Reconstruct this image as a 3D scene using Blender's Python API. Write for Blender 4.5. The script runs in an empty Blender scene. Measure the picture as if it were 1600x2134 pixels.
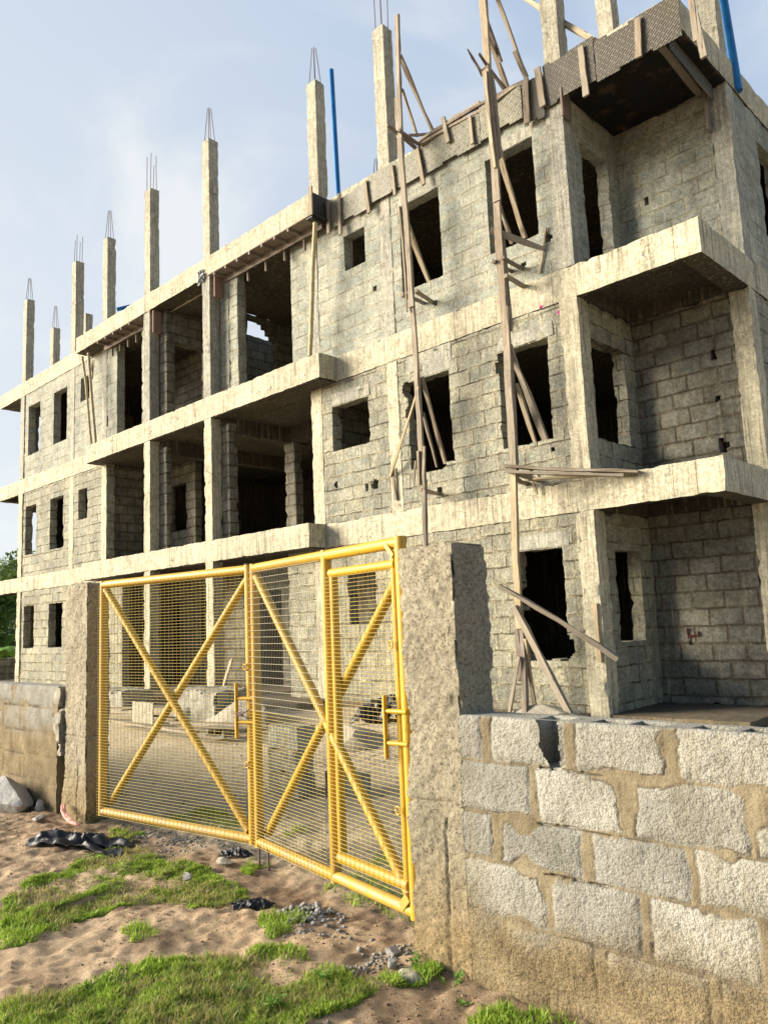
import bpy, bmesh, math, random
import numpy as np
from mathutils import Vector, Matrix
random.seed(7)
RNG = np.random.default_rng(11)
SC = bpy.context.scene
COL = SC.collection

# ------------------------------------------------------------------ camera, world, sun, exposure
F_PX, YAW, PIT, ROL = 1648.4, 0.769394, 0.138369, -0.042944
CP = Vector((5.41013, -9.70333, 1.96103))
fw = Vector((-math.sin(YAW)*math.cos(PIT), math.cos(YAW)*math.cos(PIT), math.sin(PIT)))
r0 = Vector((math.cos(YAW), math.sin(YAW), 0.0)); u0 = r0.cross(fw)
rv = r0*math.cos(ROL) + u0*math.sin(ROL); uv = -r0*math.sin(ROL) + u0*math.cos(ROL)
cam_d = bpy.data.cameras.new('camera'); cam = bpy.data.objects.new('camera', cam_d); COL.objects.link(cam)
cam.matrix_world = Matrix(((rv.x, uv.x, -fw.x, CP.x), (rv.y, uv.y, -fw.y, CP.y), (rv.z, uv.z, -fw.z, CP.z), (0, 0, 0, 1)))
cam_d.sensor_fit = 'VERTICAL'; cam_d.sensor_height = 24.0; cam_d.lens = 24.0*F_PX/2134.0
cam_d.clip_start = 0.05; cam_d.clip_end = 3000
SC.camera = cam

def at(u, v, x=None, y=None, z=None):
    """world point where the line through photo pixel (u, v) meets the plane x=, y= or z="""
    q = fw + rv*((u-800)/F_PX) - uv*((v-1067)/F_PX)
    i, t = (0, x) if x is not None else ((1, y) if y is not None else (2, z))
    return CP + q*((t-CP[i])/q[i])

SUN_DIR = Vector((-1.25, -1.0, 0.47)).normalized()          # towards the sun
sun_el = math.asin(SUN_DIR.z); sun_az = math.atan2(SUN_DIR.x, SUN_DIR.y)
sd = bpy.data.lights.new('sun', 'SUN'); sun = bpy.data.objects.new('sun', sd); COL.objects.link(sun)
sun.rotation_euler = SUN_DIR.to_track_quat('Z', 'Y').to_euler()
sd.energy = 5.0; sd.angle = math.radians(28); sd.color = (1.0, 0.90, 0.74)

W = bpy.data.worlds.new('World'); SC.world = W; W.use_nodes = True
nt = W.node_tree; nt.nodes.clear(); N = nt.nodes.new; LK = nt.links.new
out = N('ShaderNodeOutputWorld'); bg = N('ShaderNodeBackground'); LK(bg.outputs[0], out.inputs[0])
sky = N('ShaderNodeTexSky'); sky.sky_type = 'NISHITA'; sky.sun_disc = False
sky.sun_elevation = math.radians(24); sky.sun_rotation = sun_az; sky.air_density = 1.0; sky.dust_density = 1.5; sky.ozone_density = 1.6
bg.inputs[1].default_value = 0.085
tc = N('ShaderNodeTexCoord')
def wm(op, a, b_=0.0, cl=False):
    x = N('ShaderNodeMath'); x.operation = op; x.use_clamp = cl
    for i_, v_ in ((0, a), (1, b_)):
        if isinstance(v_, (int, float)): x.inputs[i_].default_value = v_
        else: LK(v_, x.inputs[i_])
    return x.outputs[0]
def wdot(v_):
    x = N('ShaderNodeVectorMath'); x.operation = 'DOT_PRODUCT'; LK(tc.outputs['Generated'], x.inputs[0]); x.inputs[1].default_value = v_; return x.outputs['Value']
def wnoise(sc, rot, scale, detail, rough, dist, a, b_):
    mp = N('ShaderNodeMapping'); mp.inputs['Scale'].default_value = sc; mp.inputs['Rotation'].default_value = rot; LK(tc.outputs['Generated'], mp.inputs[0])
    nz = N('ShaderNodeTexNoise'); nz.inputs['Scale'].default_value = scale; nz.inputs['Detail'].default_value = detail; nz.inputs['Roughness'].default_value = rough; nz.inputs['Distortion'].default_value = dist
    LK(mp.outputs[0], nz.inputs['Vector']); mr = N('ShaderNodeMapRange'); mr.interpolation_type = 'SMOOTHSTEP'; LK(nz.outputs[0], mr.inputs[0]); mr.inputs[1].default_value = a; mr.inputs[2].default_value = b_; return mr.outputs[0]
def wmix(f_, a, b_):
    x = N('ShaderNodeMix'); x.data_type = 'RGBA'; LK(f_, x.inputs[0])
    for i_, v_ in ((6, a), (7, b_)):
        if isinstance(v_, tuple): x.inputs[i_].default_value = (*v_, 1)
        else: LK(v_, x.inputs[i_])
    return x.outputs[2]
# thin high cloud over the north western half of the sky, left off behind the camera to cut fill on the facade; whiter towards the sun and the horizon
cloud = wnoise((1.0, 1.0, 1.5), (.3, .5, .9), 2.3, 7, .55, .6, .43, .68)
west = wm('MULTIPLY', wm('ADD', wdot((-.93, .0, .0)), -.36, False), 2.3, True)
low = wm('SUBTRACT', .62, wdot((0, 0, 1.25)), True)
white = wm('ADD', wm('ADD', wm('MULTIPLY', cloud, .78), wm('MULTIPLY', west, .62)), wm('MULTIPLY', low, .5), True)
veil = wmix(white, VEIL_BLUE := (2.7, 3.35, 4.35), (4.8, 5.0, 5.1))
cover = N('ShaderNodeMapRange'); cover.interpolation_type = 'SMOOTHSTEP'; LK(wdot((-.45, .88, .12)), cover.inputs[0]); cover.inputs[1].default_value = -.05; cover.inputs[2].default_value = .30
LK(wmix(wm('MULTIPLY', cover.outputs[0], .92), sky.outputs[0], veil), bg.inputs[0])

SC.view_settings.view_transform = 'Standard'; SC.view_settings.look = 'None'
SC.view_settings.exposure = 1.12; SC.view_settings.gamma = 1.0
SC.render.engine = 'CYCLES'; SC.cycles.max_bounces = 5; SC.cycles.diffuse_bounces = 1; SC.cycles.use_denoising = True

# ------------------------------------------------------------------ noise
def _h(ix, iy, iz, s):
    n = (ix*374761393 + iy*668265263 + iz*2147483647 + s*974634777) & 0xFFFFFFFF
    n = ((n ^ (n >> 13))*1274126177) & 0xFFFFFFFF
    n = ((n ^ (n >> 16))*2246822519) & 0xFFFFFFFF
    return ((n ^ (n >> 15)) & 0xFFFFFF)/float(0xFFFFFF)
def vn(p, s=0):
    f = np.floor(p); t = p-f; t = t*t*(3-2*t); i = f.astype(np.int64) & 0xFFFFFF
    r = 0
    for a in (0, 1):
        for b in (0, 1):
            for c in (0, 1):
                w = (t[:, 0] if a else 1-t[:, 0])*(t[:, 1] if b else 1-t[:, 1])*(t[:, 2] if c else 1-t[:, 2])
                r = r + w*_h(i[:, 0]+a, i[:, 1]+b, i[:, 2]+c, s)
    return r*2-1
def fbm(p, s=0, o=3):
    r = 0; a = 1.0; t = 0
    for k in range(o): r = r + a*vn(p*(2.03**k), s+k*17); t += a; a *= .5
    return r/t
def sstep(a, b, x):
    t = np.clip((x-a)/(b-a), 0, 1); return t*t*(3-2*t)

# ------------------------------------------------------------------ tagging helpers
def tag(o, label=None, cat=None, group=None, kind=None):
    if label: o['label'] = label
    if cat: o['category'] = cat
    if group: o['group'] = group
    if kind: o['kind'] = kind
    return o
def empty(name, loc, label=None, cat=None, group=None):
    o = bpy.data.objects.new(name, None); COL.objects.link(o); o.location = loc
    o.empty_display_size = .1
    return tag(o, label, cat, group)
def link(name, me, mat, parent=None):
    o = bpy.data.objects.new(name, me); COL.objects.link(o)
    if mat: me.materials.append(mat)
    if parent is not None:
        o.parent = parent; o.matrix_parent_inverse = Matrix.Translation(-parent.location)
    return o
def npmesh(name, V, F4=None, F3=None, smooth=False, sharp=None):
    me = bpy.data.meshes.new(name)
    V = np.asarray(V, dtype=np.float32); me.vertices.add(len(V)); me.vertices.foreach_set('co', V.ravel())
    idx = []; st = []; n = 0
    if F4 is not None and len(F4):
        F4 = np.asarray(F4, dtype=np.int32); idx.append(F4.ravel()); st.append(np.arange(len(F4))*4); n = len(F4)*4
    if F3 is not None and len(F3):
        F3 = np.asarray(F3, dtype=np.int32); idx.append(F3.ravel()); st.append(n+np.arange(len(F3))*3)
    idx = np.concatenate(idx).astype(np.int32); st = np.concatenate(st).astype(np.int32)
    me.loops.add(len(idx)); me.loops.foreach_set('vertex_index', idx)
    me.polygons.add(len(st)); me.polygons.foreach_set('loop_start', st)
    me.update(calc_edges=True); me.validate()
    if smooth:
        me.polygons.foreach_set('use_smooth', np.ones(len(me.polygons), dtype=bool))
        if sharp: me.set_sharp_from_angle(angle=math.radians(sharp))
    return me
def attr(me, name, val):
    a = me.attributes.new(name, 'FLOAT', 'POINT'); a.data.foreach_set('value', np.asarray(val, dtype=np.float32))

class MB:
    def __init__(s): s.v = []; s.f = []
    def quadbox(s, P):
        n = len(s.v); s.v += [tuple(p) for p in P]
        s.f += [tuple(n+i for i in q) for q in ((0, 3, 2, 1), (4, 5, 6, 7), (0, 1, 5, 4), (1, 2, 6, 5), (2, 3, 7, 6), (3, 0, 4, 7))]
        return s
    def box(s, a, b):
        (x0, y0, z0), (x1, y1, z1) = a, b
        return s.quadbox([(x0, y0, z0), (x1, y0, z0), (x1, y1, z0), (x0, y1, z0), (x0, y0, z1), (x1, y0, z1), (x1, y1, z1), (x0, y1, z1)])
    def bar(s, p, q, w, t, up=(0, 0, 1), jit=0.0, seg=1, bow=0.0, tap=1.0):
        p = Vector(p); q = Vector(q); d = (q-p).normalized(); up = Vector(up)
        if abs(d.dot(up)) > .97: up = Vector((0, 1, 0))
        a = d.cross(up).normalized(); b = a.cross(d).normalized(); n = len(s.v)
        for k in range(seg+1):
            f = k/seg; c = p.lerp(q, f)+b*bow*math.sin(math.pi*f)
            ww = w*(1+(tap-1)*f)*.5; tt = t*.5
            for sa, sb in ((-1, -1), (1, -1), (1, 1), (-1, 1)):
                s.v.append(tuple(c+a*(sa*tt+random.uniform(-jit, jit))+b*(sb*ww+random.uniform(-jit, jit))))
        for k in range(seg):
            o = n+4*k
            for i in range(4): s.f.append((o+i, o+(i+1) % 4, o+4+(i+1) % 4, o+4+i))
        s.f.append((n+3, n+2, n+1, n)); o = n+4*seg; s.f.append((o, o+1, o+2, o+3)); return s
    def tube(s, p, q, r, n=10, caps=True, r2=None):
        p = Vector(p); q = Vector(q); d = (q-p).normalized(); up = Vector((0, 0, 1)) if abs(d.z) < .9 else Vector((1, 0, 0))
        a = d.cross(up).normalized(); b = a.cross(d); o = len(s.v); r2 = r if r2 is None else r2
        for c, rr in ((p, r), (q, r2)):
            for i in range(n):
                t = 2*math.pi*i/n; s.v.append(tuple(c+a*rr*math.cos(t)+b*rr*math.sin(t)))
        for i in range(n): s.f.append((o+i, o+(i+1) % n, o+n+(i+1) % n, o+n+i))
        if caps: s.f.append(tuple(o+i for i in range(n-1, -1, -1))); s.f.append(tuple(o+n+i for i in range(n)))
        return s
    def path(s, pts, rs, n=8):
        pts = [Vector(p) for p in pts]; o = len(s.v)
        for k, c in enumerate(pts):
            d = (pts[min(k+1, len(pts)-1)]-pts[max(k-1, 0)]).normalized(); up = Vector((0, 0, 1)) if abs(d.z) < .9 else Vector((1, 0, 0))
            a = d.cross(up).normalized(); b = a.cross(d); r = rs[k] if hasattr(rs, '__len__') else rs
            for i in range(n):
                t = 2*math.pi*i/n; s.v.append(tuple(c+a*r*math.cos(t)+b*r*math.sin(t)))
        for k in range(len(pts)-1):
            for i in range(n): s.f.append((o+k*n+i, o+k*n+(i+1) % n, o+(k+1)*n+(i+1) % n, o+(k+1)*n+i))
        s.f.append(tuple(o+i for i in range(n-1, -1, -1))); e = o+(len(pts)-1)*n; s.f.append(tuple(e+i for i in range(n)))
        return s
    def build(s, name, mat, parent=None, smooth=False):
        me = bpy.data.meshes.new(name); me.from_pydata(s.v, [], s.f); me.update()
        if smooth:
            me.polygons.foreach_set('use_smooth', np.ones(len(me.polygons), dtype=bool)); me.set_sharp_from_angle(angle=math.radians(50))
        return link(name, me, mat, parent)

def solid(name, mat, parent, xs, ys, zs, fill=None, res=(.08, .08, .08), amp=.006, chip=.02, freq=5.0, seed=0, holes=None, jamb=0.0):
    """rough cast or laid masonry body on a rectilinear grid: xs, ys, zs are breaks, holes is a list of (x0,x1,y0,y1,z0,z1) cut out"""
    holes = holes or []
    def brk(b, k):
        b = sorted(set([round(float(q), 4) for q in b]+[round(float(h[k*2+j]), 4) for h in holes for j in (0, 1) if b[0] < h[k*2+j] < b[-1]]))
        o = []
        for a, c in zip(b[:-1], b[1:]):
            n = max(1, int(math.ceil((c-a)/res[k]))); o += [a+(c-a)*i/n for i in range(n)]
        return np.array(o+[b[-1]])
    X, Y, Z = brk(xs, 0), brk(ys, 1), brk(zs, 2)
    S = np.ones((len(X)-1, len(Y)-1, len(Z)-1), dtype=bool)
    cx, cy, cz = [(a[1:]+a[:-1])/2 for a in (X, Y, Z)]
    for h in holes:
        S[np.ix_((cx > h[0]) & (cx < h[1]), (cy > h[2]) & (cy < h[3]), (cz > h[4]) & (cz < h[5]))] = False
    if fill is not None:
        gx, gy, gz = np.meshgrid(cx, cy, cz, indexing='ij'); S &= fill(gx, gy, gz)
    P = np.zeros(tuple(n+2 for n in S.shape), dtype=bool); P[1:-1, 1:-1, 1:-1] = S
    NX, NY, NZ = len(X), len(Y), len(Z); vid = lambda i, j, k: (i*NY+j)*NZ+k
    quads = []; nrm = []
    for ax in range(3):
        A = np.moveaxis(P, ax, 0); d = A[:-1].astype(np.int8)-A[1:].astype(np.int8)
        for sgn in (1, -1):
            w = np.argwhere(d == sgn)
            if not len(w): continue
            p = w[:, 0]; oth = w[:, 1:]-1
            i3 = lambda a, b: [vid(*t) for t in [({0: (p, a, b), 1: (a, p, b), 2: (a, b, p)}[ax])]][0]
            a, b = oth[:, 0], oth[:, 1]
            q = np.stack([i3(a, b), i3(a+1, b), i3(a+1, b+1), i3(a, b+1)], 1)
            flip = (ax == 1) ^ (sgn == -1)
            quads.append(q[:, ::-1] if flip else q); v = np.zeros((len(q), 3)); v[:, ax] = sgn; nrm.append(v)
    Q = np.concatenate(quads); NR = np.concatenate(nrm)
    u, inv = np.unique(Q.ravel(), return_inverse=True); inv = inv.reshape(-1)
    V = np.stack([X[u//(NY*NZ)], Y[(u//NZ) % NY], Z[u % NZ]], 1)
    has = np.zeros((len(u), 6))
    for c in range(3):
        for s_ in (0, 1):
            m = NR[:, c] == (1 if s_ == 0 else -1)
            has[inv.reshape(-1, 4)[m].ravel(), c*2+s_] = 1
    na = np.stack([has[:, 0]-has[:, 1], has[:, 2]-has[:, 3], has[:, 4]-has[:, 5]], 1)
    edge = (np.abs(na).sum(1) > 1.5)
    D = np.stack([fbm(V*freq, seed+1), fbm(V*freq+9.1, seed+2), fbm(V*freq+4.7, seed+3)], 1)*amp*1.6
    c = np.clip(fbm(V*freq*1.7+3.3, seed+4), 0, 1)**1.3*2.2
    D -= na*(edge*c*chip)[:, None]
    if jamb:
        row = np.floor(V[:, 2]/.245); jj = _h(row.astype(np.int64), (V[:, 0]*3).astype(np.int64), np.zeros(len(V), np.int64), seed)-.5
        D[:, 0] += edge*np.abs(na[:, 0])*jj*jamb
    V = V+D
    me = npmesh(name, V, F4=inv.reshape(-1, 4), smooth=True, sharp=38)
    return link(name, me, mat, parent)

# ------------------------------------------------------------------ materials
def newmat(name, rough=.9):
    m = bpy.data.materials.new(name); m.use_nodes = True; b = m.node_tree.nodes['Principled BSDF']
    b.inputs['Roughness'].default_value = rough; b.inputs['Specular IOR Level'].default_value = .25
    return m, m.node_tree, b
class G:
    """tiny node graph writer"""
    def __init__(s, nt): s.nt = nt
    def n(s, t, **k):
        x = s.nt.nodes.new(t)
        for a, b in k.items(): setattr(x, a, b)
        return x
    def l(s, a, b): s.nt.links.new(a, b)
    def set(s, inp, v):
        if isinstance(v, bpy.types.NodeSocket): s.l(v, inp)
        else: inp.default_value = v
    def noise(s, vec, scale, detail=4, rough=.55, dist=0, out=0):
        x = s.n('ShaderNodeTexNoise'); s.set(x.inputs['Vector'], vec); s.set(x.inputs['Scale'], scale)
        x.inputs['Detail'].default_value = detail; x.inputs['Roughness'].default_value = rough; x.inputs['Distortion'].default_value = dist
        return x.outputs[out]
    def vor(s, vec, scale, feat='F1'):
        x = s.n('ShaderNodeTexVoronoi', feature=feat); s.set(x.inputs['Vector'], vec); s.set(x.inputs['Scale'], scale); return x.outputs['Distance']
    def ramp(s, f, a, b, ca=(0, 0, 0, 1), cb=(1, 1, 1, 1)):
        x = s.n('ShaderNodeValToRGB'); e = x.color_ramp.elements; e[0].position = a; e[1].position = b; e[0].color = ca; e[1].color = cb
        s.l(f, x.inputs[0]); return x.outputs[0]
    def math(s, op, a, b=0.0, c=None, clamp=False):
        x = s.n('ShaderNodeMath', operation=op); x.use_clamp = clamp; s.set(x.inputs[0], a); s.set(x.inputs[1], b)
        if c is not None: s.set(x.inputs[2], c)
        return x.outputs[0]
    def mix(s, f, a, b, blend='MIX'):
        x = s.n('ShaderNodeMix', data_type='RGBA', blend_type=blend); s.set(x.inputs[0], f)
        for i, v in ((6, a), (7, b)):
            s.set(x.inputs[i], v if isinstance(v, bpy.types.NodeSocket) else (*v[:3], 1.0))
        return x.outputs[2]
    def map(s, vec, sc=(1, 1, 1), rot=(0, 0, 0), loc=(0, 0, 0)):
        x = s.n('ShaderNodeMapping'); s.l(vec, x.inputs[0]); x.inputs['Scale'].default_value = sc; x.inputs['Rotation'].default_value = rot; x.inputs['Location'].default_value = loc
        return x.outputs[0]
    def obj(s): return s.n('ShaderNodeTexCoord').outputs['Object']
    def pos(s): return s.n('ShaderNodeNewGeometry').outputs['Position']
    def bump(s, h, strength, dist, b, prev=None):
        x = s.n('ShaderNodeBump'); x.inputs['Strength'].default_value = strength; x.inputs['Distance'].default_value = dist; s.set(x.inputs['Height'], h)
        if prev is not None: s.l(prev, x.inputs['Normal'])
        s.l(x.outputs[0], b.inputs['Normal']); return x.outputs[0]
    def wallvec(s):
        """(along wall, height, 0) for walls facing either way"""
        ge = s.n('ShaderNodeNewGeometry'); sp = s.n('ShaderNodeSeparateXYZ'); s.l(ge.outputs['Position'], sp.inputs[0])
        sn = s.n('ShaderNodeSeparateXYZ'); s.l(ge.outputs['True Normal'], sn.inputs[0])
        fx = s.math('GREATER_THAN', s.math('ABSOLUTE', sn.outputs[0]), .6)
        a = s.math('ADD', s.math('MULTIPLY', sp.outputs[0], s.math('SUBTRACT', 1.0, fx)), s.math('MULTIPLY', s.math('ADD', sp.outputs[1], .11), fx))
        c = s.n('ShaderNodeCombineXYZ'); s.l(a, c.inputs[0]); s.l(sp.outputs[2], c.inputs[1]); return c.outputs[0], sp.outputs[2]

def mat_block(name, c1, c2, mort, smear_c, smear=.5, jut=1.0, dist=.012, msize=.014, bh=.245, off=0.0, streak=.35, open_j=.6):
    m, t, b = newmat(name, .93); g = G(t); P = g.pos(); wv, wz = g.wallvec()
    dn = g.n('ShaderNodeTexNoise'); g.l(P, dn.inputs['Vector']); dn.inputs['Scale'].default_value = 5.0; dn.inputs['Detail'].default_value = 4
    dv = g.n('ShaderNodeVectorMath', operation='SUBTRACT'); g.l(dn.outputs['Color'], dv.inputs[0]); dv.inputs[1].default_value = (.5, .5, .5)
    ds = g.n('ShaderNodeVectorMath', operation='SCALE'); g.l(dv.outputs[0], ds.inputs[0]); ds.inputs['Scale'].default_value = dist*4
    ad = g.n('ShaderNodeVectorMath', operation='ADD'); g.l(wv, ad.inputs[0]); g.l(ds.outputs[0], ad.inputs[1])
    mp_ = g.map(ad.outputs[0], loc=(.13, off, 0))
    br = g.n('ShaderNodeTexBrick'); g.l(mp_, br.inputs['Vector']); br.offset = .5; br.inputs['Scale'].default_value = 1.0
    br.inputs['Color1'].default_value = (*c1, 1); br.inputs['Color2'].default_value = (*c2, 1); br.inputs['Mortar'].default_value = (*mort, 1)
    br.inputs['Brick Width'].default_value = .46; br.inputs['Row Height'].default_value = bh; br.inputs['Mortar Size'].default_value = msize
    br.inputs['Mortar Smooth'].default_value = .35; br.inputs['Bias'].default_value = -.1
    # mortar smeared past the joints
    big = g.noise(P, 1.3, 4, .6); sm = g.ramp(g.noise(P, 6.5, 6, .62), .46-.12*smear, .60)
    near = g.n('ShaderNodeTexBrick'); g.l(mp_, near.inputs['Vector']); near.offset = .5; near.inputs['Scale'].default_value = 1.0
    near.inputs['Brick Width'].default_value = .46; near.inputs['Row Height'].default_value = bh; near.inputs['Mortar Size'].default_value = msize*3.4
    near.inputs['Mortar Smooth'].default_value = 1.0
    nm = g.math('MULTIPLY', near.outputs['Fac'], g.ramp(g.noise(P, 3.1, 5, .6), .38, .56))
    patch = g.math('MULTIPLY', g.ramp(big, .56-.14*smear, .62), sm)
    sf = g.math('MAXIMUM', g.math('MULTIPLY', nm, smear*1.3, clamp=True), g.math('MULTIPLY', patch, smear, clamp=True), clamp=True)
    col = g.mix(sf, br.outputs['Color'], smear_c)
    # grain, grime, run-off streaks
    fine = g.noise(P, 75, 3, .7); col = g.mix(.55, col, g.ramp(fine, .3, .72, (.35, .35, .35, 1), (1.35, 1.33, 1.3, 1)), 'MULTIPLY')
    st = g.noise(g.map(P, (7, 7, .55)), 1.0, 5, .6); stf = g.math('MULTIPLY', g.ramp(st, .54, .74), streak)
    col = g.mix(stf, col, (.20, .17, .12)); st2 = g.ramp(g.noise(g.map(P, (9, 9, .5), loc=(3, 3, 1)), 1.0, 4, .6), .58, .72)
    col = g.mix(g.math('MULTIPLY', st2, streak*.7), col, (.60, .53, .38))
    hj = g.n('ShaderNodeTexBrick'); g.l(mp_, hj.inputs['Vector']); hj.offset = .5; hj.inputs['Scale'].default_value = 1.0
    hj.inputs['Brick Width'].default_value = .46; hj.inputs['Row Height'].default_value = bh; hj.inputs['Mortar Size'].default_value = .0045; hj.inputs['Mortar Smooth'].default_value = .3
    op = g.math('MULTIPLY', hj.outputs['Fac'], g.ramp(g.noise(P, 2.6, 4, .6), .47, .55))
    col = g.mix(g.math('MULTIPLY', op, open_j), col, (.035, .03, .022))
    col = g.mix(.75, col, g.ramp(g.noise(P, 24, 6, .75), .36, .62, (.48, .48, .46, 1), (1.22, 1.21, 1.18, 1)), 'MULTIPLY')
    col = g.mix(.62, col, g.ramp(g.noise(P, 5.5, 5, .7), .36, .62, (.60, .60, .58, 1), (1.2, 1.19, 1.16, 1)), 'MULTIPLY')
    blot = g.ramp(g.noise(P, .9, 5, .65), .35, .7, (.58, .59, .58, 1), (1.28, 1.25, 1.18, 1)); col = g.mix(.65, col, blot, 'MULTIPLY')
    pit = g.ramp(g.vor(g.map(P, (1, 1, 1)), 26.0), .02, .12); gate = g.ramp(g.noise(P, 2.3, 3), .44, .6)
    pitf = g.math('MULTIPLY', g.math('SUBTRACT', 1.0, pit), gate, clamp=True)
    col = g.mix(g.math('MULTIPLY', pitf, .8), col, (.05, .045, .035))
    g.l(col, b.inputs['Base Color'])
    h = g.math('SUBTRACT', g.math('MULTIPLY', sf, .45), br.outputs['Fac'])
    h = g.math('ADD', g.math('SUBTRACT', h, op), g.math('MULTIPLY', g.noise(P, 16, 7, .7), 1.3))
    n1 = g.bump(h, .9, .014*jut, b)
    g.bump(g.math('SUBTRACT', fine, g.math('MULTIPLY', pitf, 1.5)), .7, .006, b, n1)
    return m

def mat_concrete(name, c, c2, streak=.5, rough_h=.006, board=True, fine=60, stain=(.12, .10, .07)):
    m, t, b = newmat(name, .9); g = G(t); P = g.pos()
    big = g.noise(P, 1.1, 5, .6); col = g.mix(g.ramp(big, .35, .65), c, c2)
    col = g.mix(.5, col, g.ramp(g.noise(P, 9, 6, .65), .32, .68, (.5, .5, .48, 1), (1.3, 1.28, 1.24, 1)), 'MULTIPLY')
    st = g.noise(g.map(P, (14, 14, .8)), 1.0, 5, .65); col = g.mix(g.math('MULTIPLY', g.ramp(st, .54, .72), streak), col, stain)
    st2 = g.noise(g.map(P, (20, 20, .9), loc=(5, 2, 0)), 1.0, 4, .6); col = g.mix(g.math('MULTIPLY', g.ramp(st2, .56, .70), streak*.8), col, (.70, .62, .44))
    crk = g.n('ShaderNodeTexVoronoi', feature='DISTANCE_TO_EDGE'); wv = g.n('ShaderNodeVectorMath', operation='ADD')
    nn = g.n('ShaderNodeTexNoise'); g.l(P, nn.inputs['Vector']); nn.inputs['Scale'].default_value = 3; nn.inputs['Detail'].default_value = 6
    g.l(P, wv.inputs[0]); g.l(nn.outputs['Color'], wv.inputs[1]); g.l(wv.outputs[0], crk.inputs['Vector']); crk.inputs['Scale'].default_value = 1.15
    ck = g.math('MULTIPLY', g.math('LESS_THAN', crk.outputs['Distance'], .006), g.ramp(g.noise(P, 1.7, 3), .5, .58))
    col = g.mix(g.math('MULTIPLY', ck, .75), col, (.09, .075, .055))
    pj = g.n('ShaderNodeTexBrick'); wv2, _z = g.wallvec(); g.l(g.map(wv2, loc=(.37, 20, 0)), pj.inputs['Vector']); pj.offset = 0; pj.inputs['Scale'].default_value = 1.0
    pj.inputs['Brick Width'].default_value = 1.83; pj.inputs['Row Height'].default_value = 50; pj.inputs['Mortar Size'].default_value = .006
    if board: col = g.mix(g.math('MULTIPLY', pj.outputs['Fac'], .7), col, (.08, .07, .05))
    col = g.mix(.7, col, g.ramp(g.noise(P, 26, 6, .75), .36, .62, (.55, .55, .53, 1), (1.2, 1.19, 1.17, 1)), 'MULTIPLY')
    col = g.mix(.6, col, g.ramp(g.noise(g.map(P, (30, 30, 1.3), loc=(1, 7, 3)), 1.0, 5, .7), .38, .62, (.60, .59, .56, 1), (1.18, 1.17, 1.15, 1)), 'MULTIPLY')
    f = g.noise(P, fine, 4, .7); col = g.mix(.45, col, g.ramp(f, .3, .7, (.5, .5, .5, 1), (1.25, 1.25, 1.22, 1)), 'MULTIPLY')
    hc = g.ramp(g.noise(P, 2.3, 5, .6), .53, .60); hp = g.ramp(g.vor(P, 38), .10, .3)
    hole = g.math('MULTIPLY', hc, g.math('SUBTRACT', 1.0, hp)); col = g.mix(g.math('MULTIPLY', hole, .7), col, (.07, .06, .045))
    g.l(col, b.inputs['Base Color'])
    n1 = g.bump(g.math('ADD', g.noise(P, 11, 6, .6), g.math('MULTIPLY', g.math('ADD', hole, ck), -1.2)), .8, rough_h*2, b)
    g.bump(f, .6, rough_h*.7, b, n1); return m

M = {}
M['block3'] = mat_block('block_grey', (.335, .36, .33), (.42, .435, .38), (.36, .345, .275), (0.504, 0.48, 0.378), smear=.6, jut=1.0, dist=.006, streak=.4, open_j=.4)
M['block2'] = mat_block('block_weathered', (.33, .34, .295), (.44, .435, .355), (.10, .09, .065), (0.552, 0.504, 0.372), smear=.7, jut=2.6, dist=.014, msize=.013, streak=.55)
M['block1'] = mat_block('block_rough', (.34, .34, .285), (.45, .44, .35), (.12, .10, .07), (0.552, 0.504, 0.36), smear=.8, jut=2.8, dist=.016, msize=.014, streak=.5)
M['block_in'] = mat_block('block_inner', (.20, .20, .175), (.27, .26, .22), (.12, .10, .075), (.19, .165, .12), smear=.6, jut=1.3, dist=.012, msize=.018, streak=.5)  # inner blocks given a darker colour to deepen the shade of the rooms
M['conc'] = mat_concrete('cast_concrete', (.60, .55, .415), (.46, .43, .33), .85)
M['conc_col'] = mat_concrete('column_concrete', (.33, .33, .295), (.42, .41, .35), .5, rough_h=.008, fine=95)
M['conc_stub'] = mat_concrete('column_stub_concrete', (.47, .445, .36), (.40, .38, .31), .3, rough_h=.004)
M['conc_shade'] = mat_concrete('dark_soffit', (.10, .085, .062), (.06, .052, .04), .4)  # shade of undersides and deep rooms painted in as dark concrete
M['screed'] = mat_concrete('floor_screed', (.19, .15, .10), (.12, .10, .07), .0)

def mat_post():
    m, t, b = newmat('post_concrete', .96); g = G(t); P = g.pos()
    col = g.mix(g.ramp(g.noise(P, 2.2, 5, .6), .36, .66), (.28, .25, .18), (.36, .325, .24))
    sp = g.n('ShaderNodeSeparateXYZ'); g.l(P, sp.inputs[0])
    low = g.ramp(g.math('ADD', sp.outputs[2], g.math('MULTIPLY', g.noise(P, 4, 4), .35)), .55, 1.1)
    col = g.mix(low, (.27, .205, .11), col)
    f = g.noise(P, 42, 5, .75); col = g.mix(.75, col, g.ramp(f, .33, .68, (.45, .44, .42, 1), (1.4, 1.38, 1.34, 1)), 'MULTIPLY')
    v = g.noise(P, 70, 4, .7); pit = g.math('MULTIPLY', g.math('SUBTRACT', 1.0, g.ramp(v, .34, .42)), g.ramp(g.noise(P, 9, 4), .38, .58))
    col = g.mix(g.math('MULTIPLY', pit, .5), col, (.10, .08, .05))
    g.l(col, b.inputs['Base Color']); n1 = g.bump(g.math('SUBTRACT', g.noise(P, 22, 7, .7), pit), 1.0, .02, b)
    g.bump(f, .9, .008, b, n1); return m
M['post'] = mat_post()

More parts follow.
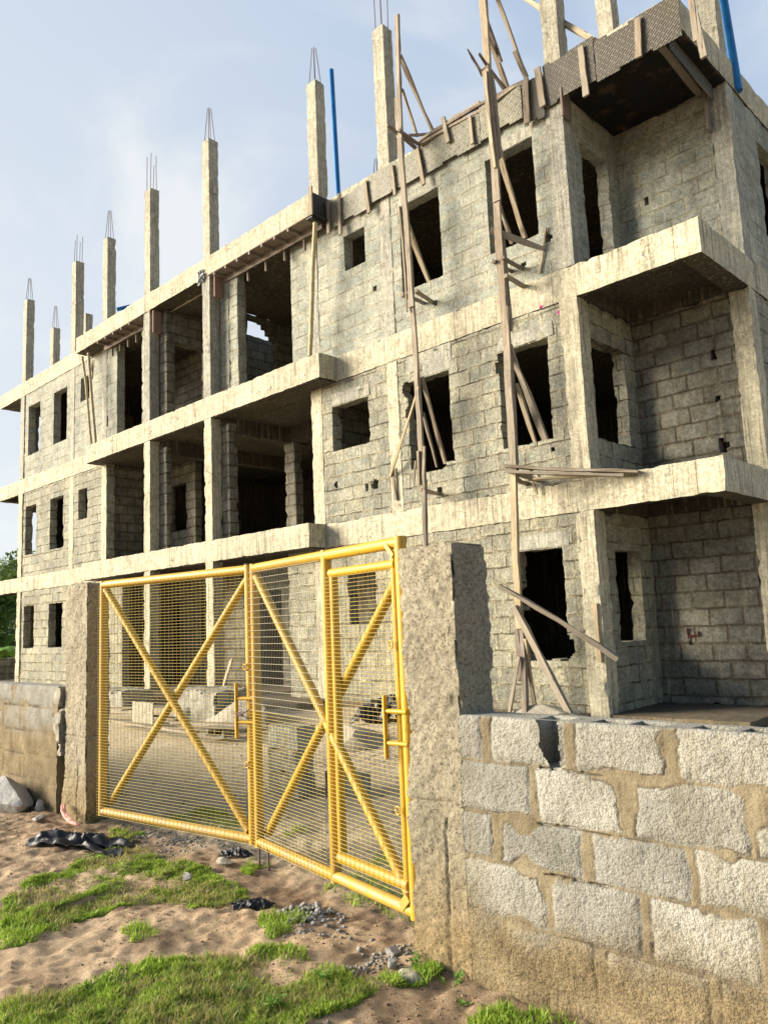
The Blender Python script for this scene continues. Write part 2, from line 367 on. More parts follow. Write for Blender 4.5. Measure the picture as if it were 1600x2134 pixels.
def mat_nearwall():
    m, t, b = newmat('boundary_block', .97); g = G(t); P = g.pos()
    a = g.n('ShaderNodeAttribute'); a.attribute_name = 'mortar'; mo = a.outputs['Fac']
    a2 = g.n('ShaderNodeAttribute'); a2.attribute_name = 'soil'; so = a2.outputs['Fac']
    a3 = g.n('ShaderNodeAttribute'); a3.attribute_name = 'tone'; to = a3.outputs['Fac']
    blk = g.mix(to, (.265, .26, .23), (.355, .345, .295))
    mor = g.mix(g.ramp(g.noise(P, 7, 5, .6), .35, .65), (.18, .145, .09), (.24, .20, .13))
    dsn = g.n('ShaderNodeTexNoise'); g.l(P, dsn.inputs['Vector']); dsn.inputs['Scale'].default_value = 40
    pv = g.n('ShaderNodeVectorMath', operation='MULTIPLY_ADD'); g.l(dsn.outputs['Color'], pv.inputs[0]); pv.inputs[1].default_value = (.02, .02, .02); g.l(P, pv.inputs[2])
    vd = g.vor(pv.outputs[0], 105); f = g.math('ADD', g.math('MULTIPLY', g.noise(P, 95, 4, .7), .75), g.math('MULTIPLY', g.math('SUBTRACT', .75, vd), .45)); pit = g.ramp(f, .32, .45)
    blk = g.mix(g.math('MULTIPLY', g.math('SUBTRACT', 1.0, pit), .6), blk, (.13, .115, .09))
    blk = g.mix(.5, blk, g.ramp(g.noise(P, 130, 3, .7), .3, .7, (.55, .55, .55, 1), (1.3, 1.3, 1.28, 1)), 'MULTIPLY')
    f2 = g.noise(P, 120, 4, .7)
    mor = g.mix(.6, mor, g.ramp(f2, .3, .7, (.5, .5, .5, 1), (1.3, 1.3, 1.3, 1)), 'MULTIPLY')
    soil = g.mix(g.ramp(g.noise(P, 6, 5, .6), .35, .65), (.17, .13, .072), (.25, .195, .11))
    soil = g.mix(.75, soil, g.ramp(f, .3, .6, (.45, .45, .45, 1), (1.2, 1.2, 1.2, 1)), 'MULTIPLY')
    col = g.mix(so, g.mix(mo, blk, mor), soil)
    a4 = g.n('ShaderNodeAttribute'); a4.attribute_name = 'gap'; col = g.mix(g.math('MULTIPLY', a4.outputs['Fac'], .8), col, (.05, .04, .028))
    col = g.mix(.8, col, g.ramp(g.noise(P, 4.2, 5, .65), .34, .64, (.66, .65, .61, 1), (1.16, 1.16, 1.15, 1)), 'MULTIPLY')
    col = g.mix(g.math('MULTIPLY', g.ramp(g.noise(g.map(P, (9, 9, 1.1)), 1.0, 5, .6), .52, .70), .45), col, (.20, .165, .10))
    g.l(col, b.inputs['Base Color'])
    hb = g.math('MULTIPLY', g.ramp(f, .25, .6), g.math('SUBTRACT', 1.0, g.math('MULTIPLY', mo, .8)))
    n1 = g.bump(g.math('ADD', hb, g.math('MULTIPLY', f, .3)), .55, .009, b); g.bump(f2, .6, .004, b, n1); return m
M['nearwall'] = mat_nearwall()

def mat_wood(name, c1, c2, dark=(.07, .05, .035), grey=.3):
    m, t, b = newmat(name, .8); g = G(t); O = g.obj(); P = g.pos()
    gr = g.noise(g.map(O, (26, 26, 1.6)), 1.0, 6, .6, .6); col = g.mix(g.ramp(gr, .34, .66), c1, c2)
    oi = g.n('ShaderNodeObjectInfo'); col = g.mix(g.math('MULTIPLY', oi.outputs['Random'], .5), col, (.30, .27, .22))
    col = g.mix(g.ramp(g.noise(g.map(O, (60, 60, 3)), 1.0, 4, .7), .58, .68), col, dark)
    col = g.mix(g.math('MULTIPLY', g.ramp(g.noise(P, 5, 4), .5, .7), grey), col, (.33, .31, .27))
    kn = g.ramp(g.vor(g.map(O, (14, 14, 3.2)), 1.0), .06, .16); col = g.mix(g.math('MULTIPLY', g.math('SUBTRACT', 1.0, kn), .8), col, dark)
    g.l(col, b.inputs['Base Color']); g.bump(gr, .7, .006, b); return m
M['wood'] = mat_wood('weathered_timber', (.18, .142, .10), (.31, .255, .18))
M['wood_pale'] = mat_wood('pale_timber', (.30, .225, .13), (.42, .335, .205), grey=.15)
M['wood_dark'] = mat_wood('dark_timber', (.10, .075, .06), (.20, .15, .115))
M['wood_red'] = mat_wood('red_formwork_board', (.16, .065, .035), (.25, .11, .06), grey=.1)
M['bamboo'] = mat_wood('bamboo_cane', (.42, .34, .18), (.52, .44, .27), grey=.05)

def mat_ply(name, base, line, smear, scale=1.0, amount=.5, run=.5):
    m, t, b = newmat(name, .55); g = G(t); wv, _ = g.wallvec(); P = g.pos()
    w = g.n('ShaderNodeTexBrick'); g.l(g.map(wv, rot=(0, 0, math.radians(-42))), w.inputs['Vector']); w.inputs['Scale'].default_value = 1.0
    w.inputs['Brick Width'].default_value = .19*scale; w.inputs['Row Height'].default_value = .052*scale; w.inputs['Mortar Size'].default_value = .0085*scale
    w.inputs['Mortar Smooth'].default_value = .2; w.inputs['Color1'].default_value = (*base, 1); w.inputs['Color2'].default_value = (*[q*.82 for q in base], 1); w.inputs['Mortar'].default_value = (*line, 1)
    col = g.mix(g.math('MULTIPLY', g.ramp(g.noise(P, 2.6, 6, .7), .42, .66), amount), w.outputs['Color'], smear)
    col = g.mix(.6, col, g.ramp(g.noise(P, 14, 5, .7), .3, .7, (.5, .5, .5, 1), (1.3, 1.3, 1.25, 1)), 'MULTIPLY')
    col = g.mix(g.math('MULTIPLY', g.ramp(g.noise(g.map(P, (12, 12, 1)), 1.0, 5, .6), .60, .74), run), col, (.27, .25, .19))
    g.l(col, b.inputs['Base Color']); g.bump(g.noise(P, 8, 5), .4, .005, b); return m
M['ply'] = mat_ply('film_faced_plywood', (.235, .225, .165), (.07, .062, .045), (.26, .24, .175))
M['ply_dark'] = mat_ply('worn_black_plywood', (.035, .031, .025), (.17, .15, .115), (.10, .085, .04), scale=.72, amount=.2, run=.12)
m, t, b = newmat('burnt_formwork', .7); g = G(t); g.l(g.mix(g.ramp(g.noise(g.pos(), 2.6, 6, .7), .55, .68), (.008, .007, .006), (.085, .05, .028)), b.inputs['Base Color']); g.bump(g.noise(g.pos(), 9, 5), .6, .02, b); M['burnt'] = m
M['ply_black'] = mat_ply('black_plywood', (.035, .038, .036), (.012, .013, .012), (.05, .05, .04), scale=1.0, amount=.2)  # black-faced boards for the return end of the roof beam

def mat_paint():
    m, t, b = newmat('yellow_paint', .52); g = G(t); P = g.pos(); b.inputs['Specular IOR Level'].default_value = .5
    col = g.mix(g.ramp(g.noise(P, 3, 5, .6), .35, .7), (.52, .31, .006), (.43, .245, .006))
    a = g.n('ShaderNodeSeparateXYZ'); g.l(P, a.inputs[0])
    col = g.mix(g.math('MULTIPLY', g.ramp(g.noise(P, 26, 5, .7), .60, .66), .8), col, (.22, .13, .045))
    col = g.mix(g.math('MULTIPLY', g.ramp(g.noise(P, 9, 5, .7), .54, .68), .45), col, (.38, .27, .08))
    mud = g.math('MULTIPLY', g.math('SUBTRACT', 1.0, g.ramp(a.outputs[2], .36, .62)), g.ramp(g.noise(P, 11, 6, .7), .42, .6))
    col = g.mix(g.math('MULTIPLY', mud, .6), col, (.32, .22, .12))
    g.l(col, b.inputs['Base Color']); g.bump(g.noise(P, 40, 4), .3, .003, b); return m
M['yellow'] = mat_paint()
m, t, b = newmat('mesh_wire_paint', .5); b.inputs['Base Color'].default_value = (.42, .32, .10, 1); M['wire'] = m
m, t, b = newmat('galvanised_wire', .45); b.inputs['Base Color'].default_value = (.48, .44, .32, 1); b.inputs['Metallic'].default_value = .3; M['wire_grey'] = m
m, t, b = newmat('rusty_steel', .8); g = G(t); g.l(g.mix(g.noise(g.pos(), 30, 4), (.05, .045, .06), (.16, .08, .05)), b.inputs['Base Color']); M['steel'] = m
m, t, b = newmat('blue_pvc', .4); g = G(t); g.l(g.mix(g.ramp(g.noise(g.pos(), 3, 4), .4, .7), (.012, .12, .34), (.02, .17, .42)), b.inputs['Base Color']); M['pvc'] = m
m, t, b = newmat('black_plastic', .38); g = G(t); b.inputs['Base Color'].default_value = (.014, .016, .02, 1); b.inputs['Specular IOR Level'].default_value = .4; b.inputs['Roughness'].default_value = .5
g.bump(g.noise(g.pos(), 14, 4), .4, .006, b); M['plastic'] = m
m, t, b = newmat('pink_cloth', .85); g = G(t); g.l(g.mix(g.ramp(g.noise(g.pos(), 18, 5), .35, .65), (.42, .14, .12), (.60, .35, .29)), b.inputs['Base Color']); M['pink'] = m
m, t, b = newmat('red_paint', .7); g = G(t); b.inputs['Base Color'].default_value = (.085, .022, .018, 1); M['red'] = m
m, t, b = newmat('magenta_petal', .7); b.inputs['Base Color'].default_value = (.75, .03, .30, 1); M['magenta'] = m

def mat_rock(name, c1, c2, sc=14):
    m, t, b = newmat(name, .85); g = G(t); P = g.pos()
    col = g.mix(g.ramp(g.noise(P, sc*.4, 6, .6), .35, .65), c1, c2); f = g.noise(P, sc*5, 4, .7)
    col = g.mix(.5, col, g.ramp(f, .3, .7, (.55, .55, .55, 1), (1.25, 1.25, 1.25, 1)), 'MULTIPLY')
    oi = g.n('ShaderNodeNewGeometry'); rr = oi.outputs['Random Per Island']; col = g.mix(.6, col, g.ramp(rr, 0, 1, (.55, .55, .56, 1), (1.35, 1.32, 1.28, 1)), 'MULTIPLY')
    g.l(col, b.inputs['Base Color']); n1 = g.bump(g.noise(P, sc, 6, .6), .8, .02, b); g.bump(f, .5, .003, b, n1); return m
M['rock'] = mat_rock('grey_rock', (.27, .265, .25), (.40, .395, .375))
M['gravel'] = mat_rock('gravel_stone', (.22, .215, .20), (.34, .33, .30), 30)
M['rubble'] = mat_rock('concrete_rubble', (.24, .22, .175), (.33, .305, .24), 20)

def mat_soil():
    m, t, b = newmat('sandy_soil', .95); g = G(t); P = g.pos()
    a = g.n('ShaderNodeAttribute'); a.attribute_name = 'damp'; dm = a.outputs['Fac']
    a2 = g.n('ShaderNodeAttribute'); a2.attribute_name = 'yard'; yd = a2.outputs['Fac']
    n = g.noise(P, 2.1, 6, .62); col = g.mix(g.ramp(n, .36, .62), (.50, .355, .215), (.60, .45, .29))
    col = g.mix(g.math('MULTIPLY', g.ramp(g.noise(P, 5, 6, .7), .50, .66), .5), col, (.27, .18, .10))
    dampc = g.mix(g.ramp(g.noise(P, 9, 5, .7), .4, .6), (.17, .115, .07), (.30, .20, .12))
    col = g.mix(dm, col, dampc)
    yc = g.mix(g.ramp(g.noise(P, 3.3, 6, .7), .38, .62), (.47, .39, .26), (.60, .51, .36)); col = g.mix(yd, col, yc)
    f = g.noise(P, 160, 4, .75); col = g.mix(.6, col, g.ramp(f, .3, .7, (.5, .49, .48, 1), (1.35, 1.35, 1.33, 1)), 'MULTIPLY')
    sp = g.ramp(g.vor(P, 55), .05, .16); col = g.mix(g.math('MULTIPLY', g.math('SUBTRACT', 1.0, sp), .5), col, (.12, .09, .06))
    g.l(col, b.inputs['Base Color']); n1 = g.bump(g.noise(P, 14, 8, .72), 1.0, .04, b); g.bump(f, .8, .006, b, n1); return m
M['soil'] = mat_soil()
def mat_leaf(name, c1, c2, trans=.35):
    m, t, b = newmat(name, .6); g = G(t); ge = g.n('ShaderNodeNewGeometry')
    col = g.mix(ge.outputs['Random Per Island'], c1, c2); g.l(col, b.inputs['Base Color'])
    tr = g.n('ShaderNodeBsdfTranslucent'); g.l(g.mix(.5, col, (.25, .35, .03)), tr.inputs[0]); ms = g.n('ShaderNodeMixShader'); ms.inputs[0].default_value = trans
    o = t.nodes['Material Output']; g.l(b.outputs[0], ms.inputs[1]); g.l(tr.outputs[0], ms.inputs[2]); g.l(ms.outputs[0], o.inputs[0]); return m
M['grass'] = mat_leaf('grass_blade', (.15, .27, .025), (.42, .56, .09))
M['drygrass'] = mat_leaf('dry_grass_blade', (.30, .25, .10), (.42, .36, .17))
M['weed'] = mat_leaf('weed_leaf', (.09, .22, .035), (.20, .36, .07))
M['tree'] = mat_leaf('tree_leaf', (.03, .07, .018), (.075, .135, .03), .2)
m, t, b = newmat('bark', .9); b.inputs['Base Color'].default_value = (.16, .12, .085, 1); M['bark'] = m
m, t, b = newmat('pale_roof_sheet', .5); b.inputs['Base Color'].default_value = (.75, .75, .72, 1); M['sheet'] = m
m, t, b = newmat('cream_render', .8); b.inputs['Base Color'].default_value = (.62, .5, .33, 1); M['cream'] = m

# ------------------------------------------------------------------ ground
def hgt(x, y, fine=True):
    x = np.asarray(x, float); y = np.asarray(y, float)
    h = .2+.12*sstep(-6.4, -3.5, y)+.20*sstep(-3.5, -.6, y)+.08*sstep(.5, -3, x)*sstep(-4, -7, y)
    h = h-.03*sstep(-7.6, -9.5, y)
    far = 1-sstep(20, 40, np.hypot(x, y)); h = h*far+.1*(1-far)
    if fine:
        p = np.stack([x, y, np.zeros_like(x)], -1).reshape(-1, 3)
        near = (sstep(-14, -6, x)*far).reshape(-1)
        n = .026*fbm(p*1.1, 5, 3)+.013*fbm(p*3.6, 8, 4)+.009*fbm(p*17, 51, 3)+.008*(1-np.abs(fbm(p*9, 44, 3))*2)
        dim = vn(p*7.5, 21); n = n-.022*np.clip(dim-.15, 0, 1)+.010*vn(p*15, 31)+.005*vn(p*34, 37)
        rut = np.sin((p[:, 1]*1.0+p[:, 0]*.45)*9+2.2*vn(p*1.3, 3))*.008
        h = h+((n+rut)*near).reshape(x.shape)
    return h
def gz(x, y): return float(hgt(np.array([x]), np.array([y]))[0])
def axis(fine0, fine1, step, far):
    a = list(np.arange(fine0, fine1+1e-6, step)); s = step; v = fine1
    while v < far: s *= 1.18; v += s; a.append(v)
    s = step; v = fine0
    while v > -far: s *= 1.18; v -= s; a.insert(0, v)
    return np.array(a)
gx_ = axis(-2.6, 3.9, .022, 900); gy_ = axis(-8.7, -5.4, .022, 900)
XX, YY = np.meshgrid(gx_, gy_, indexing='ij'); HH = hgt(XX, YY)
nx, ny = XX.shape; ids = np.arange(nx*ny).reshape(nx, ny)
me = npmesh('ground', np.stack([XX, YY, HH], -1).reshape(-1, 3), F4=np.stack([ids[:-1, :-1], ids[1:, :-1], ids[1:, 1:], ids[:-1, 1:]], -1).reshape(-1, 4), smooth=True)
pg = np.stack([XX.ravel(), YY.ravel(), np.zeros(nx*ny)], 1)
yard = sstep(-6.15, -5.6, pg[:, 1]+.15*fbm(pg*2, 3))
dmp = sstep(.02, .30, fbm(pg*1.9+7, 12, 4)+.7*fbm(pg*8, 14, 3))*.55
gate_band = np.exp(-((pg[:, 1]+6.15)/.28)**2)*sstep(2.4, 1.6, pg[:, 0])*sstep(-2.4, -1, pg[:, 0]); dmp = np.clip(dmp+.75*gate_band*(.6+.6*fbm(pg*4, 18)), 0, 1)
attr(me, 'damp', dmp); attr(me, 'yard', yard)
ground = link('ground', me, M['soil']); tag(ground, kind='structure')

# ------------------------------------------------------------------ the building
G0, S1B, S1T, S2B, S2T, RB, RT = .63, 3.36, 3.80, 6.43, 6.90, 9.60, 10.06
YB = -.44; XC = 0.0; XR = 1.8; XL = -19.9; XRL = -21.7; WT = .225
bld = empty('apartment_building', (-9.95, 0, .3), 'unfinished three storey concrete block apartment building with open windows and roof column stubs', 'building')
MIR = -19.9
def wall(mat, xs, ys, zs, holes=None, seed=0, res=.07, amp=.007, chip=.022, jamb=.02, **k):
    return solid('wall', M[mat], bld, xs, ys, zs, res=(res, .12, res), amp=amp, chip=chip, seed=seed, holes=holes, jamb=jamb, **k)
def hole_from(x0, x1, z0, z1): return (x0, x1, -1, 1, z0, z1)
def chew(cells):
    """ragged extra bites out of a wall: (x, z, rx, rz) ellipses"""
    def f(x, y, z):
        k = np.ones(x.shape, bool)
        for cx, cz, rx, rz in cells:
            n = vn(np.stack([x.ravel()*9, z.ravel()*9, y.ravel()*0], 1), 4).reshape(x.shape)*.35
            k &= ((x-cx)/rx)**2+((z-cz)/rz)**2 > 1+n
        return k
    return f
putholes3 = [(-3.976, 7.885, .05, .055), (-.391, 7.471, .06, .08), (-.844, 7.208, .05, .05), (-2.594, 7.167, .05, .05)]
putholes2 = [(-5.172, 4.502, .045, .07), (-4.169, 4.349, .07, .07), (-4.36, 4.32, .02, .05), (-2.72, 4.03, .05, .06), (-.581, 4.304, .04, .04), (-.95, 4.03, .05, .05)]
for side in (0, 1):
    # right wing then its mirror image; openings read off the photograph for each
    fx = (lambda x: x) if side == 0 else (lambda x: MIR-x)
    def H(lst): return [hole_from(min(fx(a), fx(b)), max(fx(a), fx(b)), z0, z1) for a, b, z0, z1 in lst]
    rs = .032 if side == 0 else .08
    x3 = sorted([fx(-6.32), fx(0)]); x2 = sorted([fx(-5.79), fx(0)]); x1 = sorted([fx(-6.64), fx(0)])
    wall('block3', x3, (0, WT), (S2T, 9.62), H([(-4.73, -4.18, 8.48, 9.16), (-3.31, -2.40, 7.59, 9.16), (-1.43, -.54, 7.59, 9.16)]), seed=3+side, res=rs, amp=.004, chip=.008, jamb=.006,
         fill=chew(putholes3) if side == 0 else chew([(-14.18, 8.2, .035, 1.1), (-14.15, 7.6, .07, .22)]))
    wall('block2', x2, (0, WT), (S1T, S2B+.02), H([(-5.22, -4.26, 5.13, 5.97), (-3.31, -2.39, 4.47, 5.97), (-1.42, -.54, 4.47, 5.97)] if side == 0 else [(-4.65, -4.12, 5.13, 5.97), (-3.15, -2.25, 4.47, 5.97), (-1.26, -.45, 4.47, 5.97)]), seed=13+side, res=rs, amp=.008, chip=.024, jamb=.018,
         fill=chew(putholes2+[(-3.34, 5.86, .10, .16), (-3.33, 5.45, .05, .1), (-1.44, 5.75, .05, .1), (-5.80, 5.5, .06, .22), (-5.79, 5.05, .05, .2), (-2.9, 4.44, .3, .07)]) if side == 0 else None)
    wall('block1', x1, (0, WT), (.25, S1B+.02), H([(-4.95, -4.25, 1.95, 2.9), (-3.2, -2.3, 1.5, 2.9), (-1.30, -.54, 1.42, 2.9)] if side == 0 else [(-3.15, -2.25, 1.65, 2.9), (-1.23, -.45, 1.65, 2.9)]), seed=23+side, res=rs, amp=.010, chip=.028, jamb=.022,
         fill=chew([(-.66, 1.55, .20, .20), (-1.32, 2.25, .07, .16), (-1.32, 1.75, .05, .1), (-1.0, 1.4, .25, .08), (-1.35, 1.95, .08, .12)]) if side == 0 else None)
# pilasters and lintels standing just proud of the block work (x0, x1, z0, z1, front)
def trim(x0, x1, z0, z1, y0, y1=.02, mat='conc_col', seed=50, amp=.006, chip=.015, name='column', res=.07):
    return solid(name, M[mat], bld, (x0, x1), (y0, y1), (z0, z1), res=(res, res, res), amp=amp, chip=chip, seed=seed)
for i, (a, b_) in enumerate(((-3.78, -3.52), (-16.35, -16.08), (-5.80, -5.50), (-14.40, -14.12))):
    trim(a, b_, S2T, RB, -.012, seed=60+i)
    trim(a, b_, S1T, S2B, -.010, mat='conc', seed=70+i, chip=.012, amp=.006, res=.04)
    trim(a-.02, b_+.02, .25, S1B, -.012, mat='conc', seed=80+i, chip=.012, amp=.006, res=.04)
for i, (x0, x1) in enumerate(((-.27, .02), (-19.92, -19.63))):
    trim(x0, x1, S2T, RB, -.03, .25, seed=90+i); trim(x0, x1, S1T, S2B, -.035, .25, mat='conc', seed=94+i, chip=.018, amp=.007, res=.05)
    trim(x0, x1, .25, S1B, -.04, .25, mat='conc', seed=98+i, chip=.022, amp=.008, res=.05)
# floor bands, cantilever slabs and roof
def band(name, xs, ys, zs, seed, mat='conc', res=.09, chip=.02, amp=.007, holes=None, fill=None):
    o = solid(name, M[mat], bld, xs, ys, zs, res=(res, .15, .06), amp=amp, chip=chip, seed=seed, holes=holes, fill=fill)
    if name in ('floor_slab', 'balcony_slab', 'roof_slab', 'roof_beam'):      # undersides and inner faces coloured dark to stand for shade
        me = o.data; me.materials.append(M['conc_shade']); n = len(me.polygons)
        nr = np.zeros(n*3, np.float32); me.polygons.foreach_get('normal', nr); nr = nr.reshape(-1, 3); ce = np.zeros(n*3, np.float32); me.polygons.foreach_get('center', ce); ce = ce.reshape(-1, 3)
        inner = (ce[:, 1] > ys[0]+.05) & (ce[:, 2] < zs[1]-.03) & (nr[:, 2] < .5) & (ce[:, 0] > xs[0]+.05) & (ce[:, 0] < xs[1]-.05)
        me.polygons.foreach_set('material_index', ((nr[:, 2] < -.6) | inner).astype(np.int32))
    return o
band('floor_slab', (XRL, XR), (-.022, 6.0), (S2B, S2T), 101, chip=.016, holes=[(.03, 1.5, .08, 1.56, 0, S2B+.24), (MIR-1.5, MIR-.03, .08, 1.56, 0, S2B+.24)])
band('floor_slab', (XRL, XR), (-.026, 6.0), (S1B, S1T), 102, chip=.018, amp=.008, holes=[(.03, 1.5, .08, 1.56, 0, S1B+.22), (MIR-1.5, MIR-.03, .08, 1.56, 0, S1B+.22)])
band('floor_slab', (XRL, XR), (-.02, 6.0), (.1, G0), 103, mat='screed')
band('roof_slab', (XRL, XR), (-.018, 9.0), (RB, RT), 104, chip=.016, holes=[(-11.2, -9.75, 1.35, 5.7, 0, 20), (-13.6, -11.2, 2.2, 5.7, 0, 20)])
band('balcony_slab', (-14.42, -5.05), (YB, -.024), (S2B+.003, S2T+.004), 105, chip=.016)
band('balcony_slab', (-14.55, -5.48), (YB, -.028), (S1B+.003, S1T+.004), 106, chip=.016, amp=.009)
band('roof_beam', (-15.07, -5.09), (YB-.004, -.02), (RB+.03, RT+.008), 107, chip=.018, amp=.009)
band('entrance_step', (-14.4, -5.4), (-.9, -.022), (.2, G0+.01), 108, mat='screed', chip=.03)
# concrete lintel courses above the openings, a little proud and rough
for i, (x0, x1, z0, z1) in enumerate(((-4.95, -4.0, 9.17, 9.36), (-3.5, -2.2, 9.17, 9.36), (-1.62, -.36, 9.17, 9.37), (-3.5, -2.2, 5.99, 6.42), (-1.62, -.3, 5.99, 6.2), (-1.5, -.3, 2.92, 3.12), (-5.4, -4.1, 5.99, 6.22), (-19.6, -18.4, 9.17, 9.34), (-17.75, -16.5, 9.17, 9.34))):
    trim(x0+.2, x1-.12, z0, z1, -.006, .21, mat='conc_col', seed=120+i, name='lintel', chip=.012, res=.04)
# columns that carry the projecting balcony
for i, (a, b_) in enumerate(((-11.40, -11.13), (-8.845, -8.57))):
    for z0, z1, mt in ((S2T, RB+.035, 'conc_col'), (S1T, S2B+.01, 'conc'), (G0, S1B+.01, 'conc')):
        trim(a, b_, z0, z1, YB+.012, YB+.26, mat=mt, seed=140+i*3+int(z0), chip=.02 if mt == 'conc' else .01, amp=.006, res=.05)
# middle bay: third floor piers and cross walls
wall('block3', (-8.24, -7.93), (-.16, .04), (S2T, RB), seed=31)
wall('block3', (-8.56, -8.24), (-.17, .30), (S2T, RB), seed=32)
wall('block3', (-11.98, -11.42), (-.16, .04), (S2T, RB), seed=33)
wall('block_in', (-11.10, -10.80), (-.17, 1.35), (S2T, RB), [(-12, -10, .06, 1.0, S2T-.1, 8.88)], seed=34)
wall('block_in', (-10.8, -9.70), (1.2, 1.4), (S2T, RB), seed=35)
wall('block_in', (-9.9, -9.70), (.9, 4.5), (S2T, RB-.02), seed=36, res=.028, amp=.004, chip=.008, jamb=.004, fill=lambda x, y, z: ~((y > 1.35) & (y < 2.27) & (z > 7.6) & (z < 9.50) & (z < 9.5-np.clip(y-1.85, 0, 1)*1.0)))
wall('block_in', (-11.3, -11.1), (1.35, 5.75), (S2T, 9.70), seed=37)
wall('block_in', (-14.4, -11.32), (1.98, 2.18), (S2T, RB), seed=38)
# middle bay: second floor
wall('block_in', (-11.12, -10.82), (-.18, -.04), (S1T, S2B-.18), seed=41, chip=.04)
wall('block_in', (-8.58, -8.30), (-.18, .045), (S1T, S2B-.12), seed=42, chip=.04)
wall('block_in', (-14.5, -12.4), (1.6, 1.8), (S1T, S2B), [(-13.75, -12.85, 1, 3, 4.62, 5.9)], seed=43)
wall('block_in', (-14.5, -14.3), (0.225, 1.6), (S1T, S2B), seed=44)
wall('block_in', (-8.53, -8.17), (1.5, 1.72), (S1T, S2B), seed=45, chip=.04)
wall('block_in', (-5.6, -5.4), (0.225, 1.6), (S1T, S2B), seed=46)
band('ceiling_beam', (-8.6, -5.6), (1.45, 1.75), (S2B-.35, S2B+.02), 151, mat='conc_shade')
band('ceiling_beam', (-11.1, -10.85), (-.1, 4.0), (S2B-.34, S2B+.02), 152, mat='conc_shade')
band('ceiling_beam', (-8.58, -8.32), (.05, 4.0), (S2B-.34, S2B+.02), 153, mat='conc_shade')
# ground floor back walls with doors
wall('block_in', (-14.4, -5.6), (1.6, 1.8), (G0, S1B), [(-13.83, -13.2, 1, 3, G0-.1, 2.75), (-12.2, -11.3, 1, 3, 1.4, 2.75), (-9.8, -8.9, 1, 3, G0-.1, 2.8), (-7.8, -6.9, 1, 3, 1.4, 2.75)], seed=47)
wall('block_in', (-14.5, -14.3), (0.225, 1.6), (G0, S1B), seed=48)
# corner loggias, right and mirrored left: return wall with a door, back wall
for side in (0, 1):
    def HX(y0, y1, z0, z1): return [(-30, 30, y0, y1, z0, z1)]
    X = (lambda a, b: (a, b)) if side == 0 else (lambda a, b: (MIR-b, MIR-a))
    wall('block3', X(-.2, .0), (.25, 1.85), (S2T, RB), HX(.47, 1.28, 6.7, 9.02), seed=161+side)
    wall('block2', X(-.2, .0), (.25, 1.85), (S1T, S2B), HX(.30, 1.28, 4.42, 5.88), seed=163+side, chip=.035)
    wall('block1', X(-.2, .0), (.25, 1.85), (.3, S1B), HX(.50, 1.22, 1.55, 2.83), seed=165+side, chip=.035)
    bx = X(.0, 1.52)
    fl = chew([(1.232, 5.611, .045, .05), (1.225, 4.244, .06, .07), (1.228, 4.954, .03, .03)]) if side == 0 else None
    wall('block3', bx, (1.6, 1.8), (S2T, RB), seed=167+side, fill=chew([(.43, 8.293, .04, .05)]) if side == 0 else None)
    wall('block_in', bx, (1.6, 1.8), (S1T, S2B), hole_l := ([] if side == 0 else [(-21.3, -20.2, 1, 3, 4.3, 5.95)]), seed=169+side, fill=fl, chip=.03)
    wall('block_in', bx, (1.6, 1.8), (G0, S1B), seed=171+side, chip=.03)
    for z0, z1, mt in ((S2T, RB, 'conc_col'), (S1T, S2B, 'conc'), (G0, S1B, 'conc')):
        solid('column', M[mt], bld, X(1.52, 1.795), (1.585, 1.86), (z0, z1), res=(.05, .05, .05), amp=.007, chip=.02, seed=int(180+z0+side*7))
    for z0, z1, mt, wz in ((S2T, RB, 'block3', (7.6, 9.15)), (S1T, S2B, 'block2', (4.5, 5.95)), (.3, S1B, 'block1', (1.6, 2.9))):
        wall(mt, X(1.58, 1.788), (1.86, 6.0), (z0, z1), HX(2.72, 3.6, *wz), seed=int(190+z0+side), res=.12)
for z in (S1B, S2B, RB):  # thin dark sheets under the slabs, shade put into their colour
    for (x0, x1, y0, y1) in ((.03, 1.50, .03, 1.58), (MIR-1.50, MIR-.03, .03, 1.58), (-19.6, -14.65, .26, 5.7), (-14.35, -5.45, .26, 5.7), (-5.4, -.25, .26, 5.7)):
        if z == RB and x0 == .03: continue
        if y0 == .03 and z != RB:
            MB().box((x0, .08, z+.19), (x1, y1, z+.205)).build('soffit', M['conc_shade'], bld); continue
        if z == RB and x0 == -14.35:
            for xa, xb, yc in ((-14.35, -11.25, 1.95), (-9.65, -5.45, y1)): MB().box((xa, y0, z-.012), (xb, yc, z-.002)).build('soffit', M['conc_shade'], bld)
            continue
        MB().box((x0, y0, z-.012), (x1, y1, z-.002)).build('soffit', M['conc_shade'], bld)
for z, x0, x1 in ((S1B, -14.5, -5.52), (S2B, -14.38, -5.1)):  # the same shade-coloured sheets below the projecting balconies
    MB().box((x0, YB+.03, z-.008), (x1, -.01, z-.001)).build('soffit', M['conc_shade'], bld)
# closed rooms behind: cross walls and the rear wall, coloured dark as deep shade
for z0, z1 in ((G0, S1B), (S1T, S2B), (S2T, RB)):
    wall('conc_shade', (XRL+.1, XR-.02), (5.78, 6.0), (z0, z1), [(-21.5, -20.4, 5, 7, z0+.6, z1-.5), (-11.0, -9.95, 5, 7, z0+.2, z1-.02)] if z0 == S2T else [(-21.5, -20.4, 5, 7, z0+.6, z1-.5)], seed=200, res=.3)
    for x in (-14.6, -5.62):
        wall('conc_shade', (x, x+.2), (1.82, 5.78), (z0, z1), seed=210, res=.3)
    wall('conc_shade', (-18.5, -18.3), (.24, 5.78), (z0, z1), [(-20, -18, 2.0, 3.0, z0-.1, z1-.5)], seed=211, res=.3)
